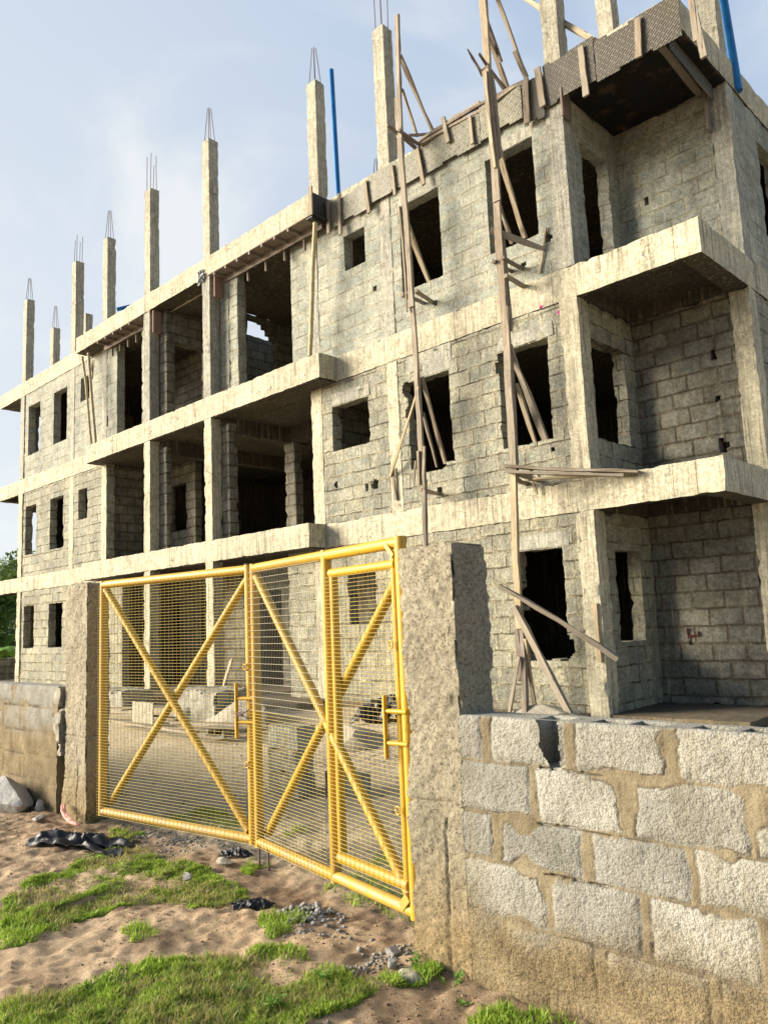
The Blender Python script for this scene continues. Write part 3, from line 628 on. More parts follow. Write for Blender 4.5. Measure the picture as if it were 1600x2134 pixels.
# roof column stubs with starter bars
def rebars(parent, x, y, z0, z1, tied, s):
    mb = MB(); rr = random.Random(s)
    for k, (a, b_) in enumerate(((-1, -1), (1, -1), (1, 1), (-1, 1))):
        p = Vector((x+a*.085, y+b_*.085, z0-.15)); m_ = Vector((x+a*.082, y+b_*.082, z0+.02))
        q = Vector((x+a*.026, y+b_*.026, z1)) if tied else Vector((x+a*.09+rr.uniform(-.03, .03), y+b_*.09+rr.uniform(-.03, .03), z1+rr.uniform(-.1, .1)))
        mb.path([p, m_, q], .008, 5)
    return mb.build('rebar', M['steel'], parent)
stubs = [(-19.78, .115, 12.84, 13.62, 1), (-21.62, 1.76, 12.84, 13.7, 1), (-16.22, .115, 12.85, 13.65, 0), (-19.72, 2.05, 12.84, 0, 0), (-14.27, .115, 12.84, 13.7, 1),
         (-11.22, -.31, 12.79, 13.65, 0), (-8.66, -.31, 12.86, 13.7, 1), (-5.52, .115, 12.78, 13.6, 1), (-3.62, .115, 12.84, 13.9, 0),
         (-.09, .115, 12.84, 13.6, 0), (.02, 1.72, 12.84, 13.6, 0), (1.66, 1.62, 12.84, 13.6, 0)]
for i, (x, y, z, zr, tied) in enumerate(stubs):
    c = solid('roof_column', M['conc_stub'], bld, (x-.135, x+.135), (y-.125, y+.125), (RT-.02, z), res=(.07, .07, .09), amp=.006, chip=.018, seed=220+i)
    if zr: rebars(c, x, y, z, zr, tied, i)
rebars(bld, -4.55, .8, RT, 11.0, 1, 77); rebars(bld, -1.9, .9, RT, 11.1, 1, 78)
# soffit boards left under the roof beam, cleats hanging below
for x0, x1 in ((-8.5, -5.15), (-13.9, -11.45)):
    mb = MB(); mb.box((x0, YB-.03, RB-.012), (x1, -.03, RB+.006)); n = int((x1-x0)/.42)
    for k in range(n):
        x = x0+.2+k*.42; mb.bar((x, YB-.05, RB-.045), (x+.03, -.02, RB-.05), .06, .05, jit=.004)
    mb.bar((x0, -.20, RB-.09), (x1, -.16, RB-.08), .13, .03, jit=.006, seg=8); mb.bar((x0, YB-.03, RB+.0), (x1, YB-.03, RB+.0), .02, .03, jit=.004, seg=8)
    for k in range(5):
        x = x0+.3+k*(x1-x0-.5)/4.6; mb.bar((x, -.12, RB-.1), (x+.01, -.12, RB-.36), .05, .03, jit=.004)
    mb.build('soffit_boards', M['wood_dark'], bld)
for x, z0, z1 in ((-11.0, 9.05, 9.6), (-8.41, 9.1, 9.62), (1.66, 8.9, 9.5), (.06, 9.15, 9.6)):
    y0 = -.30 if x < -1 else (1.56 if x > 1 else .02)
    MB().bar((x-.14 if x > 1 else x+.13 if x > 1 else x+.0, y0, z0), (x-.14 if x > 1 else x, y0, z1), .24 if x > -1 else .22, .03, up=(0, 1, 0)).build('formwork_board', M['wood_red'] if x < -1 else M['wood_dark'], bld)
# soffit of the corner roof, dark with old formwork
MB().box((.02, .0, RB-.02), (1.785, 1.58, RB-.003)).build('dark_soffit', M['burnt'], bld)
MB().bar((1.64, .02, RB-.12), (1.62, 1.5, RB-.16), .24, .02, jit=.004, seg=4).build('formwork_board', M['ply_dark'], bld)
MB().bar((1.5, .05, RB-.05), (1.45, 1.5, RB-.08), .05, .10, jit=.006, seg=4).build('formwork_board', M['wood_dark'], bld)
# scribble of red paint on the ground floor loggia wall
mb = MB()
for a, b_ in (((.45, 1.68), (.465, 1.46)), ((.44, 1.68), (.49, 1.67)), ((.46, 1.58), (.60, 1.58)), ((.60, 1.58), (.61, 1.64))):
    mb.bar((a[0], 1.583, a[1]), (b_[0], 1.583, b_[1]), .028, .008, jit=.006, seg=3)
mb.build('paint_mark', M['red'], bld)

# ------------------------------------------------------------------ roof edge formwork
fwk = empty('roof_formwork', (-1.6, -.07, 9.4), 'patterned plywood shutter boards with nailed timber cleats along the roof edge', 'formwork')
def panel(x0, x1, z0, z1, mat, y=-.075, y2=None, seed=0, lab=None):
    rag = [((x0+x1)/2+random.uniform(-.3, .3), z1+.01, random.uniform(.1, .3), .05), ((x0+x1)/2, z0-.02, random.uniform(.1, .35), .05)]
    o = solid('plywood_panel', M[mat], fwk, (x0, x1), (y-.009, y+.009), (z0, z1), res=(.04, .05, .04), amp=.004, chip=.008, seed=seed, fill=chew(rag))
    if lab: o['label'] = lab
PN = [(-5.03, -3.95, 9.40, 9.93, 'ply'), (-3.94, -2.66, 9.46, 10.0, 'ply'), (-2.65, -1.42, 9.44, 10.03, 'ply'), (-1.41, -.62, 9.47, 10.05, 'ply'), (-.60, -.24, 9.30, 10.04, 'ply_dark'), (-.22, .62, 9.41, 10.1, 'ply_dark'), (.63, 1.86, 9.37, 10.0, 'ply_dark')]
for i, (x0, x1, z0, z1, mt) in enumerate(PN): panel(x0, x1, z0, z1, mt, y=-.075-.004*(i % 2), seed=300+i)
solid('plywood_panel', M['ply_black'], fwk, (-5.075, -5.055), (YB-.05, -.09), (9.5, 10.03), res=(.05, .06, .06), amp=.003, chip=.01, seed=310)
MB().box((-5.25, YB-.03, RB-.05), (-4.98, -.03, RB-.025)).build('soffit_panel', M['ply_black'], fwk)
def cleat(u0, v0, u1, v1, w=.07, mat='wood', y=-.115):
    p = at(u0, v0, y=y); q = at(u1, v1, y=y-.01)
    MB().bar(p, q, .035, w, up=(0, 1, 0), jit=.005, seg=4).build('cleat', M[mat], fwk)
for c in ((706, 404, 709, 489), (761, 378, 769, 444, .07), (816, 345, 823, 407, .06), (869, 310, 883, 385), (923, 245, 934, 297), (979, 242, 984, 300, .06), (1095, 165, 1098, 257, .09), (1119, 142, 1131, 222, .1),
          (1209, 98, 1221, 200, .09), (1328, 38, 1330, 120, .09), (1436, -30, 1450, 85, .07), (1447, 30, 1466, 120, .08)): cleat(*c)
MB().bar((-5.05, YB-.08, 9.55), (-5.05, YB-.075, 10.12), .03, .10, up=(0, 1, 0), jit=.004, seg=3).build('cleat', M['wood'], fwk)
MB().bar((-5.0, -.13, 9.3), (-5.0, -.13, 9.95), .03, .08, up=(0, 1, 0), jit=.004, seg=3).build('cleat', M['wood'], fwk)
for (a, b_) in ((((878, 300), (1008, 228))), ((872, 296), (1000, 214)), ((905, 275), (1095, 168)), ((1030, 212), (1092, 172))):
    p = at(*a, y=-.11); q = at(*b_, y=-.06); MB().bar(p, q, .045, .05, jit=.007, seg=8, bow=.02).build('top_rail', M['wood'] if a[0] != 905 else M['wood_dark'], fwk)
ea = [(1395, -12, 1452, 80)]

# ------------------------------------------------------------------ timber scaffold
def plank(p, q, w, t, label, mat='wood', name='timber_brace', cat='timber brace', group='timber props and braces of the scaffold', parent=None, tap=1.0, jit=.011, bow=0.0):
    w *= .86; jit = min(jit, w*.14)+.002
    p = Vector(p); bow = bow+random.uniform(-.012, .012)*(Vector(q)-p).length; q = Vector(q); L = (q-p).length; d = (q-p).normalized()
    seg = max(3, int(L/.3)); mb = MB(); mb.bar((0, 0, 0), (0, 0, L), w, t, up=(1, 0, 0), jit=jit, seg=seg, tap=tap, bow=bow)
    me = bpy.data.meshes.new(name); me.from_pydata(mb.v, [], mb.f); me.update()
    o = bpy.data.objects.new(name, me); COL.objects.link(o); me.materials.append(M[mat])
    # local z along the plank, local y turned towards the street so the wide face shows
    a = Vector((0, -1, 0)); a = (a-d*a.dot(d)); a = a.normalized() if a.length > .2 else Vector((1, 0, 0)); b_ = a.cross(d).normalized()
    R = Matrix(((b_.x, a.x, d.x, p.x), (b_.y, a.y, d.y, p.y), (b_.z, a.z, d.z, p.z), (0, 0, 0, 1)))
    if parent is not None:
        o.parent = parent; o.matrix_parent_inverse = Matrix.Translation(-parent.location); o.matrix_basis = R
    else:
        o.matrix_world = R; tag(o, label, cat, group)
    return o
P_ = lambda u, v, y: at(u, v, y=y)
# left pole: lapped boards
pl = empty('scaffold_pole', (-2.62, -.5, .5), 'left of the two tall timber scaffold poles, rising behind the gate pillar', 'scaffold pole', 'timber scaffold poles')
yy = -.52
def pb(par, u0, v0, u1, v1, y, w, t=.05, mat='wood', bow=0.0): plank(P_(u0, v0, y), P_(u1, v1, y), w, t, None, mat, 'board', parent=par, bow=bow, jit=.006)
base = P_(889, 1200, -.55); plank((base.x+.03, -.55, .5), P_(884, 1000, -.55), .065, .05, None, 'wood_dark', 'board', parent=pl)
pb(pl, 884, 1030, 862, 680, -.53, .10); pb(pl, 872, 830, 852, 520, -.50, .085, mat='wood', bow=.02); pb(pl, 858, 640, 833, 290, -.54, .11); pb(pl, 838, 380, 827, 32, -.50, .10, mat='wood', bow=-.02)
pb(pl, 829, 290, 826, 205, -.46, .05); pb(pl, 848, 650, 831, 430, -.57, .03, .03, 'wood_pale'); pb(pl, 871, 940, 874, 1010, -.58, .05); pb(pl, 884, 930, 884, 1020, -.58, .05, .04); pb(pl, 866, 960, 862, 1015, -.6, .03, .03)
pb(pl, 880, 1005, 868, 760, -.49, .06)
pr_ = empty('scaffold_pole', (-.95, -.5, .5), 'right of the two tall timber scaffold poles, in front of the tall windows', 'scaffold pole', 'timber scaffold poles')
pb(pr_, 1094, 1492, 1084, 1270, -.50, .085, mat='wood_dark'); pb(pr_, 1086, 1420, 1074, 1265, -.46, .07, mat='wood_dark')
pb(pr_, 1082, 1310, 1069, 985, -.53, .12, mat='wood_pale'); pb(pr_, 1072, 1005, 1052, 640, -.52, .13, mat='wood'); pb(pr_, 1074, 1000, 1062, 740, -.47, .10, mat='wood_dark')
pb(pr_, 1057, 720, 1030, 330, -.52, .13); pb(pr_, 1062, 690, 1046, 500, -.47, .09, mat='wood_dark'); pb(pr_, 1036, 420, 1012, 140, -.54, .14); pb(pr_, 1040, 330, 1020, 150, -.48, .10, mat='wood')
pb(pr_, 1018, 200, 1000, -60, -.5, .13, mat='wood_pale'); pb(pr_, 1012, 45, 1004, -60, -.46, .09); pb(pr_, 1032, 350, 1012, 150, -.58, .05, mat='wood_pale')
GB = 'slanting braces between scaffold poles and window sills'
plank(P_(1037, 305, -.45), P_(1092, 497, .08), .08, .05, 'long brace from the right pole into the third floor window sill', 'wood_pale', group=GB)
plank(P_(1040, 430, -.45), P_(1066, 507, .08), .06, .04, 'short dark brace beside the long one in the third floor right window', 'wood', group=GB)
plank(P_(843, 450, -.47), P_(893, 586, .08), .07, .05, 'brace from the left pole into the third floor window sill', 'wood_pale', group=GB)
plank(P_(878, 785, -.47), P_(929, 966, .08), .07, .05, 'brace from the left pole down to the second floor window sill', 'wood', group=GB)
plank(P_(882, 860, -.45), P_(910, 973, .08), .045, .03, 'thin brown batten beside the brace in the second floor left window', 'wood_dark', group=GB)
plank(P_(1060, 720, -.47), P_(1137, 920, .08), .09, .05, 'thick dark brace down to the second floor right window sill', 'wood', group=GB)
plank(P_(1076, 800, -.45), P_(1116, 924, .08), .07, .04, 'crooked brace under the thick one in the second floor right window', 'wood_pale', group=GB)
plank(P_(872, 806, -.56), P_(814, 993, -.06), .045, .03, 'thin pale lath slanting left from the left pole to the wall', 'wood_pale')
plank(P_(818, 975, -.05), P_(824, 1042, -.04), .06, .03, 'short weathered board hanging on the wall below the thin lath', 'wood')
GP = 'putlog sticks from scaffold poles into the wall'
def putlog(a, b_, lab, w=.06, mat='wood', y0=-.56, y1=.06): plank(P_(*a, y0), P_(*b_, y1), w, .05, lab, mat, 'putlog', 'putlog stick', GP)
plank(P_(1021, 480, -.55), P_(1132, 520, -.02), .11, .05, 'pointed plank crossing the right pole under the third floor window', 'wood', 'timber_plank', 'timber plank', None, tap=.6)
plank(P_(1137, 474, -.03), P_(1125, 570, -.02), .035, .025, 'upright splintered lath against the wall at the plank end', 'wood_pale', 'timber_lath', 'timber lath', None, tap=.5)
putlog((1047, 537), (1088, 560), 'upper dark putlog right of the right pole below the third floor window', mat='wood_dark')
putlog((1028, 544), (1068, 567), 'putlog crossing behind the right pole, its end level with the upper one', mat='wood_dark', y0=-.6)
putlog((1052, 575), (1092, 596), 'lowest of the putlogs at the right pole below the third floor window', mat='wood')
putlog((866, 606), (905, 633), 'pale putlog at the left pole below the third floor window', mat='wood')
putlog((838, 614), (883, 643), 'darker putlog beneath the pale one at the left pole', mat='wood_dark', y0=-.6)
putlog((876, 1020), (916, 1030), 'putlog at the left pole below the second floor window', mat='wood_pale', y0=-.58)
putlog((1071, 985), (1125, 1003), 'putlog carrying the long planks beside the right pole', mat='wood', y0=-.58)
putlog((1078, 1000), (1098, 1010), 'short putlog under the long planks at the right pole', mat='wood_dark', y0=-.5)
GL = 'long planks laid from the right pole to the corner balcony'
plank(P_(1052, 972, -.6), P_(1330, 983, -.08), .05, .16, 'topmost long grey plank lying towards the corner balcony', 'wood', 'scaffold_plank', 'scaffold plank', GL)
plank(P_(1053, 983, -.62), P_(1300, 990, -.12), .045, .12, 'second long plank just under the topmost plank', 'wood', 'scaffold_plank', 'scaffold plank', GL)
plank(P_(1110, 998, -.55), P_(1262, 990, -.1), .05, .06, 'lowest thin stick under the long planks', 'wood_pale', 'scaffold_plank', 'scaffold plank', GL)
plank(P_(1130, 1002, -.2), P_(1117, 985, -.2), .03, .02, 'small splinter hanging from the planks', 'wood'); plank(P_(1108, 1003, -.12), P_(1118, 1030, -.1), .04, .025, 'pointed offcut sticking down against the floor band', 'wood_pale')
plank(P_(1039, 1221, -.78), P_(1287, 1373, -.10), .07, .05, 'long grey board crossing the ground floor window to the corner column', 'wood', group=None, bow=.01)
def foot(u, v, y): p = P_(u, v, y); return (p.x, y, p.z)
plank(P_(1070, 1264, -.60), foot(1193, 1500, -.42), .11, .05, 'wide grey strut leaning from the right pole foot to the ground', 'wood', group='struts round the foot of the right pole')
plank(P_(1082, 1368, -.56), foot(1060, 1494, -.52), .05, .03, 'thin strut slanting left at the right pole foot', 'wood', group='struts round the foot of the right pole')
plank(P_(1094, 1331, -.52), foot(1115, 1474, -.30), .06, .04, 'pale strut just right of the right pole foot', 'wood_pale', group='struts round the foot of the right pole')
plank(P_(1239, 1258, -.06), P_(1250, 1380, -.07), .09, .04, 'short upright yellowish board nailed to the ground floor corner column', 'wood_pale', group=None, tap=.8)
plank(P_(1038, 625, -.10), P_(1048, 675, -.10), .06, .03, 'small slanting board left of the right pole on the floor band', 'wood_pale')
# above the roof
GR = 'struts from the scaffold poles to the roof edge'
plank(P_(834, 115, -.46), P_(900, 272, .5), .07, .05, 'long reddish strut from high on the left pole to the roof', 'wood', group=GR)
plank(P_(837, 185, -.46), P_(869, 284, .3), .08, .04, 'second strut below the long one at the left pole', 'wood', group=GR)
plank(P_(807, 262, -.7), P_(866, 309, -.1), .06, .04, 'stick crossing behind the left pole at the roof edge', 'wood_dark', group=GR)
plank(P_(831, 272, -.6), P_(880, 297, -.1), .05, .04, 'stick running right from the left pole onto the roof edge', 'wood_dark', group=GR)
plank(P_(851, 282, -.2), P_(897, 279, .2), .05, .04, 'flat stick lying on the roof edge beside the left pole', 'wood', group=GR)
plank(P_(1012, 45, -.46), P_(1042, 131, -.1), .10, .04, 'dark broken board hanging at the top of the right pole', 'wood_dark', group=GR)
plank(P_(1016, 75, -.44), P_(1057, 186, .3), .08, .05, 'brown strut under the dark broken board', 'wood', group=GR)
plank(P_(1030, -20, -.40), P_(1096, 161, .5), .06, .04, 'long thin strut dropping from above the frame to the roof edge', 'wood', group=GR)
plank(P_(1071, 106, .1), P_(1097, 162, .45), .07, .04, 'short dark board against the long thin strut', 'wood_dark', group=GR)
plank(P_(1007, 157, -.5), P_(974, 101, -.9), .06, .03, 'sharp dark stick pointing up left from the right pole', 'wood_dark', group=GR, tap=.25)
plank(P_(1053, 188, 0), P_(997, 113, -.75), .07, .04, 'pointed dark stick crossing the right pole above the roof edge', 'wood_dark', group=GR, tap=.25)
plank(P_(1085, -10, .5), P_(1238, 84, .1), .09, .07, 'long bare pole slanting across the two column stubs at the top', 'wood_pale', 'timber_pole', 'timber pole', None)

def cane(pts, r, label, group):
    mb = MB(); P3 = [Vector(p) for p in pts]; q = []; rs = []
    for i in range(len(P3)-1):
        n = max(2, int((P3[i+1]-P3[i]).length/.27))
        for k in range(n):
            c = P3[i].lerp(P3[i+1], k/n); dz = (P3[i+1]-P3[i]).normalized()*.02
            q += [c-dz, c, c+dz]; rs += [r, r*1.22, r]
    q.append(P3[-1]); rs.append(r); o = mb.path(q, rs, 8).build('bamboo_prop', M['bamboo'], smooth=True); return tag(o, label, 'bamboo prop', group)
cane([P_(657, 466, -.36), P_(652, 560, -.40), P_(648, 700, -.34), P_(646, 742, -.36)], .042, 'single thick bamboo prop under the roof beam end at the right of the balcony', 'bamboo props under the roof beam')
cane([P_(172, 745, -.36), P_(180, 800, -.34), P_(188, 900, -.36), P_(191, 925, -.36)], .035, 'bent bamboo prop, left one of the pair at the balcony left end', 'bamboo props under the roof beam')
cane([P_(185, 737, -.36), P_(192, 830, -.38), P_(200, 922, -.36)], .038, 'straight bamboo prop, right one of the pair at the balcony left end', 'bamboo props under the roof beam')
plank(P_(196, 750, -.3), P_(191, 790, -.3), .10, .03, 'short board hanging beside the pair of bamboo props', 'wood_pale', group=None)

def pipe(p, q, r, label):
    o = MB().tube(p, q, r, 16).build('blue_pipe', M['pvc'], smooth=True); return tag(o, label, 'pipe', 'blue plastic pipes on the roof')
a = P_(706, 402, 1.0); pipe((a.x-.0, 1.0, RT-.05), P_(690, 146, 1.0), .055, 'tall upright blue plastic pipe between two roof column stubs')
pipe(P_(1536, 190, 2.0), P_(1503, -10, 2.0), .075, 'thick blue plastic pipe standing at the right roof corner')
pipe(P_(244, 645, .6), P_(330, 625, 1.6), .055, 'blue plastic pipe lying on the roof with its end sticking out')
# grey rag at the column head
rag = MB()
for k in range(26):
    c = Vector((-8.86+random.uniform(-.09, .12), YB-.03+random.uniform(-.03, .03), 9.66+random.uniform(-.10, .12))); d = Vector((random.uniform(-1, 1), random.uniform(-.4, .4), random.uniform(-1, 1))).normalized()
    rag.bar(c-d*.06, c+d*.06, .04, .012, jit=.012, seg=2)
m, t, b = newmat('grey_rag', .9); b.inputs['Base Color'].default_value = (.36, .38, .38, 1); tag(rag.build('rag', m), 'crumpled grey rag caught on the balcony column head under the roof beam', 'rag')

# ------------------------------------------------------------------ boundary walls and gate posts
def boundary(name, label, x0, x1, yf, ztop, zbot, courses, joints, step, seed, soil_z, smear, notch=None, far_step=None, split=None, thick=.225, cavx=None, tonev=1.0):
    root = empty(name, ((x0+x1)/2, yf+thick/2, zbot)); tag(root, label, 'wall', 'concrete block boundary walls')
    xs = list(np.arange(x0, split if split else x1, step))
    if split: xs += list(np.arange(split, x1, far_step))
    xs = np.array(xs+[x1]); zs = np.arange(zbot, ztop+1e-6, step); zs[-1] = ztop
    Xg, Zg = np.meshgrid(xs, zs, indexing='ij'); sh = Xg.shape; x = Xg.ravel(); z = Zg.ravel()
    p = np.stack([x, z, np.zeros_like(x)], 1)
    wx = x+.012*fbm(p*9, seed)+.006*fbm(p*30, seed+1); wz = z+.009*fbm(p*8+5, seed+2)+.005*fbm(p*30+2, seed+3)
    d = np.full(len(x), 9.0); tone = np.zeros(len(x))
    for zj in courses[1:-1]: d = np.minimum(d, np.abs(wz-zj)-.010)
    for ci in range(len(courses)-1):
        m = (wz <= courses[ci]) & (wz > courses[ci+1]); js = joints[ci]
        for (a, b_) in js:
            dd = np.maximum(np.abs(wx-(a+b_)/2)-(b_-a)/2, -.02); d = np.where(m, np.minimum(d, dd), d)
        bi = np.searchsorted(np.array([(a+b_)/2 for a, b_ in js]), wx); tone = np.where(m, _h(bi.astype(np.int64), np.full(len(x), ci), np.zeros(len(x), np.int64), seed), tone)
    sm = (fbm(p*4.2+11, seed+5, 4)*.13-.012)*smear
    mo = 1-sstep(-.004, .006, d-np.clip(sm, -.004, .062))
    rough = fbm(p*30, seed+6, 3)*.0030+fbm(p*85, seed+7, 2)*.0035
    soil = sstep(soil_z+.2, soil_z-.16, z+.16*fbm(p*1.6, seed+8)+.10*fbm(p*6, seed+9)-(0.0))
    edge_round = .010*np.exp(-np.clip(d, 0, 1)/.012)
    dz_ = np.min([np.abs(wz-zj+.004) for zj in courses[1:-1]], 0)
    crack = ((dz_ < .0045) & (vn(p*np.array([3.5, 1, 1]), seed+10) > .05))*.013
    smc = np.clip(sm, -.004, .062); gap = np.exp(-((d-smc)/.0035)**2)*sstep(.05, .3, vn(p*7, seed+30))*(1-.6*soil)
    gap = np.maximum(gap, crack/.013*.9)
    y = .006*gap+yf-rough*(1-.55*mo)+edge_round*(1-mo*.55)+mo*.004*fbm(p*14, seed+12)+.006*fbm(p*2, seed+13)+crack*(1-soil)
    topr = np.exp(-(ztop-z)/.008)*.01; y = y+topr
    keep = np.ones(sh, bool)
    if notch:
        nx0, nx1, nz = notch; w = .02*vn(p*25, 3)
        cut = (x > nx0+w+(ztop-z)*.30) & (x < nx1+w*.5) & (z > nz+w); keep = ~cut.reshape(sh)
    ids = np.arange(len(x)).reshape(sh); k = keep[:-1, :-1] & keep[1:, :-1] & keep[:-1, 1:] & keep[1:, 1:]
    F = np.stack([ids[:-1, :-1], ids[1:, :-1], ids[1:, 1:], ids[:-1, 1:]], -1)[k]
    V = np.stack([x, y, z], 1); n0 = len(V)
    # fold the sheet back over the top and the two ends
    extra = []; fe = []
    def fold(line, vec):
        nonlocal n0
        b0 = V[line]; nb = b0+vec; start = n0; extra.append(nb); n0 += len(nb)
        for i in range(len(line)-1): fe.append((line[i], line[i+1], start+i+1, start+i))
    fold(ids[:, -1], np.array([0, .03, .0])); fold(ids[0, ::-1], np.array([0, .03, 0])); fold(ids[-1, :], np.array([0, .03, 0]))
    V = np.concatenate([V]+extra); F = np.concatenate([F.reshape(-1, 4), np.array(fe)])
    me = npmesh('block_face', V, F4=F, smooth=True)
    pad = len(V)-len(x); z_ = lambda a: np.concatenate([a, np.zeros(pad)+.0])
    attr(me, 'mortar', z_(mo*(1-soil*.3))); attr(me, 'soil', z_(soil)); attr(me, 'tone', z_(tone*tonev)); attr(me, 'gap', z_(gap))
    link('block_face', me, M['nearwall'], root)
    holes = []
    if cavx:
        for c in cavx: holes.append((c, c+.155, yf+.055, yf+thick-.045, ztop-.20, ztop+1))
    if notch: holes += [(notch[0]-.02, notch[1]+.01, yf-.1, yf+thick-.05, notch[2]+.0, ztop+1)]
    bo = solid('block_core', None, root, (x0+.004, x1-.004), (yf+.022, yf+thick), (zbot, ztop-.003), res=(.03, .04, .04) if step < .01 else (.06, .06, .06), amp=.003, chip=.006, seed=seed+20, holes=holes)
    a_ = len(bo.data.vertices); cz = np.zeros(a_*3, np.float32); bo.data.vertices.foreach_get('co', cz); cz = cz.reshape(-1, 3)
    attr(bo.data, 'mortar', np.zeros(a_)); attr(bo.data, 'soil', sstep(soil_z+.1, soil_z-.1, cz[:, 2])); attr(bo.data, 'tone', np.full(a_, .8)); bo.data.materials.clear(); bo.data.materials.append(M['nearwall'])
    return root
ext = lambda js, s=.47: js+[(js[-1][0]+s*k, js[-1][1]+s*k) for k in range(1, 9)]
boundary('boundary_wall', 'low boundary wall of pale grey hollow blocks with tan mortar joints right of the gate', 2.765, 7.2, -6.5, 1.478, .0,
         [1.478, 1.262, 1.015, .795, .535, .29, .05],
         [ext([(2.90, 2.965), (3.375, 3.44), (3.855, 3.905)]), ext([(3.17, 3.215), (3.635, 3.70), (4.165, 4.20)]), ext([(2.945, 2.995), (3.425, 3.49), (3.91, 3.95)]),
          ext([(3.215, 3.26), (3.685, 3.735), (4.165, 4.21)]), ext([(2.96, 3.0), (3.46, 3.52), (3.95, 4.0)]), ext([(3.2, 3.25), (3.7, 3.75)])],
         .0065, 401, .60, 1.0, notch=(3.235, 3.355, 1.265), far_step=.03, split=4.55, cavx=[3.49, 3.68, 3.955, 4.15, 4.43, 4.62, 4.9, 5.09])
jl = lambda o: [(o+.46*k, o+.025+.46*k) for k in range(-4, 9)]
boundary('boundary_wall', 'weathered boundary wall of smeared blocks left of the gate with a broken right end', -7.5, -2.50, -6.27, 1.468, .0,
         [1.468, 1.25, 1.0, .76, .52, .28, .05], [jl(-7.3), jl(-7.1), jl(-7.32), jl(-7.08), jl(-7.3), jl(-7.1)], .014, 431, 1.05, 1.5, thick=.22, tonev=.5)
# broken stones in the gap between left wall and left post
for i, (x, z, s) in enumerate(((-2.44, 1.36, .09), (-2.43, 1.18, .07), (-2.45, 1.02, .09), (-2.42, .88, .06))):
    V = np.array([Vector(v) for v in [(a, b_, c) for a in (-1, 1) for b_ in (-1, 1) for c in (-1, 1)]])
    o = solid('wedged_stone', M['rubble'], None, (x-s*.7, x+s*.7), (-6.22-s, -6.2+s*.5), (z-s, z+s), res=(.03, .03, .03), amp=.02, chip=.05, seed=440+i, freq=9)
    tag(o, ['topmost', 'second highest', 'third highest', 'lowest'][i]+' broken stone wedged in the crack beside the left gate post', 'stone', 'stones wedged beside the left gate post')

def post(name, label, x0, x1, y0, y1, z0, z1, seed, bulge=.015):
    o = solid(name, M['post'], None, (x0, x1), (y0, y1), (z0, z1), res=(.011, .016, .011), amp=.006, chip=.034, seed=seed, freq=7)
    me = o.data; n = len(me.vertices); c = np.zeros(n*3, np.float32); me.vertices.foreach_get('co', c); c = c.reshape(-1, 3)
    ce = np.array([(x0+x1)/2, (y0+y1)/2]); out_ = c[:, :2]-ce; s = fbm(c.astype(float)*np.array([3, 3, 2.2]), seed+5, 2); out_n = out_/np.maximum(np.abs(out_).max(1, keepdims=True), .01)
    c[:, :2] += out_n*(s*bulge)[:, None]+out_n*(vn(c.astype(float)*40, seed+6)*.004)[:, None]
    cc = c.astype(float); gr = np.zeros(n)
    for zj, st_ in ((.62, 1), (1.02, 1.3), (1.36, .8), (1.83, .6)):
        gr += st_*np.exp(-((c[:, 2]-zj-.02*vn(cc*6, seed+9))/.006)**2)*sstep(-.25, .25, vn(cc*np.array([5, 5, 2]), seed+11))
    gr += .9*np.exp(-((c[:, 0]-(x0+x1)/2-.04-.02*vn(cc*np.array([0, 0, 5.]), seed+13))/.006)**2)*(c[:, 2] < .95)
    c[:, :2] -= out_n*(gr*.016)[:, None]; c[:, :2] += out_n*(fbm(cc*16, seed+15, 3)*.009)[:, None]
    low = np.clip(.7-(c[:, 2]-z0), 0, 1)*.06; c[:, :2] += out_n*low[:, None]*np.array([1, .3])
    me.vertices.foreach_set('co', c.ravel()); me.update(); return tag(o, label, 'gate post', 'concrete gate posts')
post('gate_post', 'rough concrete gate post at the right, beside the yellow hinge tube', 2.40, 2.775, -6.49, -6.19, .05, 2.36, 451, bulge=.028)
post('gate_post', 'rough concrete gate post at the left end of the gate', -2.36, -1.90, -6.26, -6.04, .05, 2.45, 452, bulge=.02)

# ------------------------------------------------------------------ the gate
def gate_leaf(name, label, A, B, z0, z1, wicket, group='yellow gate leaves'):
    A = Vector((A[0], A[1], 0)); B = Vector((B[0], B[1], 0)); d = (B-A); L = d.length; d.normalize(); nrm = Vector((d.y, -d.x, 0))
    if nrm.y > 0: nrm = -nrm
    root = empty(name, (A.x, A.y, z0)); tag(root, label, 'gate', group); R = .036
    P = lambda s, z, o=0.0: A+d*s+Vector((0, 0, z))+nrm*o
    st = lambda s, r=R, za=z0, zb=z1, nm='stile': MB().tube(P(s, za), P(s, zb), r, 14).build(nm, M['yellow'], root, smooth=True)
    rl = lambda z, a=0, b_=L, r=R, nm='rail': MB().tube(P(a, z), P(b_, z), r, 14).build(nm, M['yellow'], root, smooth=True)
    st(0.0); st(L); rl(z1-R+.002); rl(z0+R)
    def mesh(s0, s1, za, zb, ds, dz, off=.047, nm='wire_mesh', r=.0014, mat='wire'):
        mb = MB(); k = s0
        while k <= s1+1e-6: mb.tube(P(k, za, off), P(k, zb, off), r*1.25, 4, caps=False); k += ds
        k = za
        while k <= zb+1e-6: mb.tube(P(s0, k, off+.003), P(s1, k, off+.003), r*1.1, 4, caps=False); k += dz
        mb.build(nm, M[mat], root)
    def brace(s0, za, s1, zb, o): MB().tube(P(s0, za, o), P(s1, zb, o), .034, 12).build('cross_brace', M['yellow'], root, smooth=True)
    return root, P, L, st, rl, mesh, brace, d, nrm
def loop(P, s, z, root, off):
    mb = MB(); pts = [P(s+.022*math.cos(t), z+.022*math.sin(t), off) for t in np.linspace(0, 2*math.pi, 11)]; mb.path(pts, .0055, 6); mb.build('padlock_ring', M['yellow'], root, smooth=True)
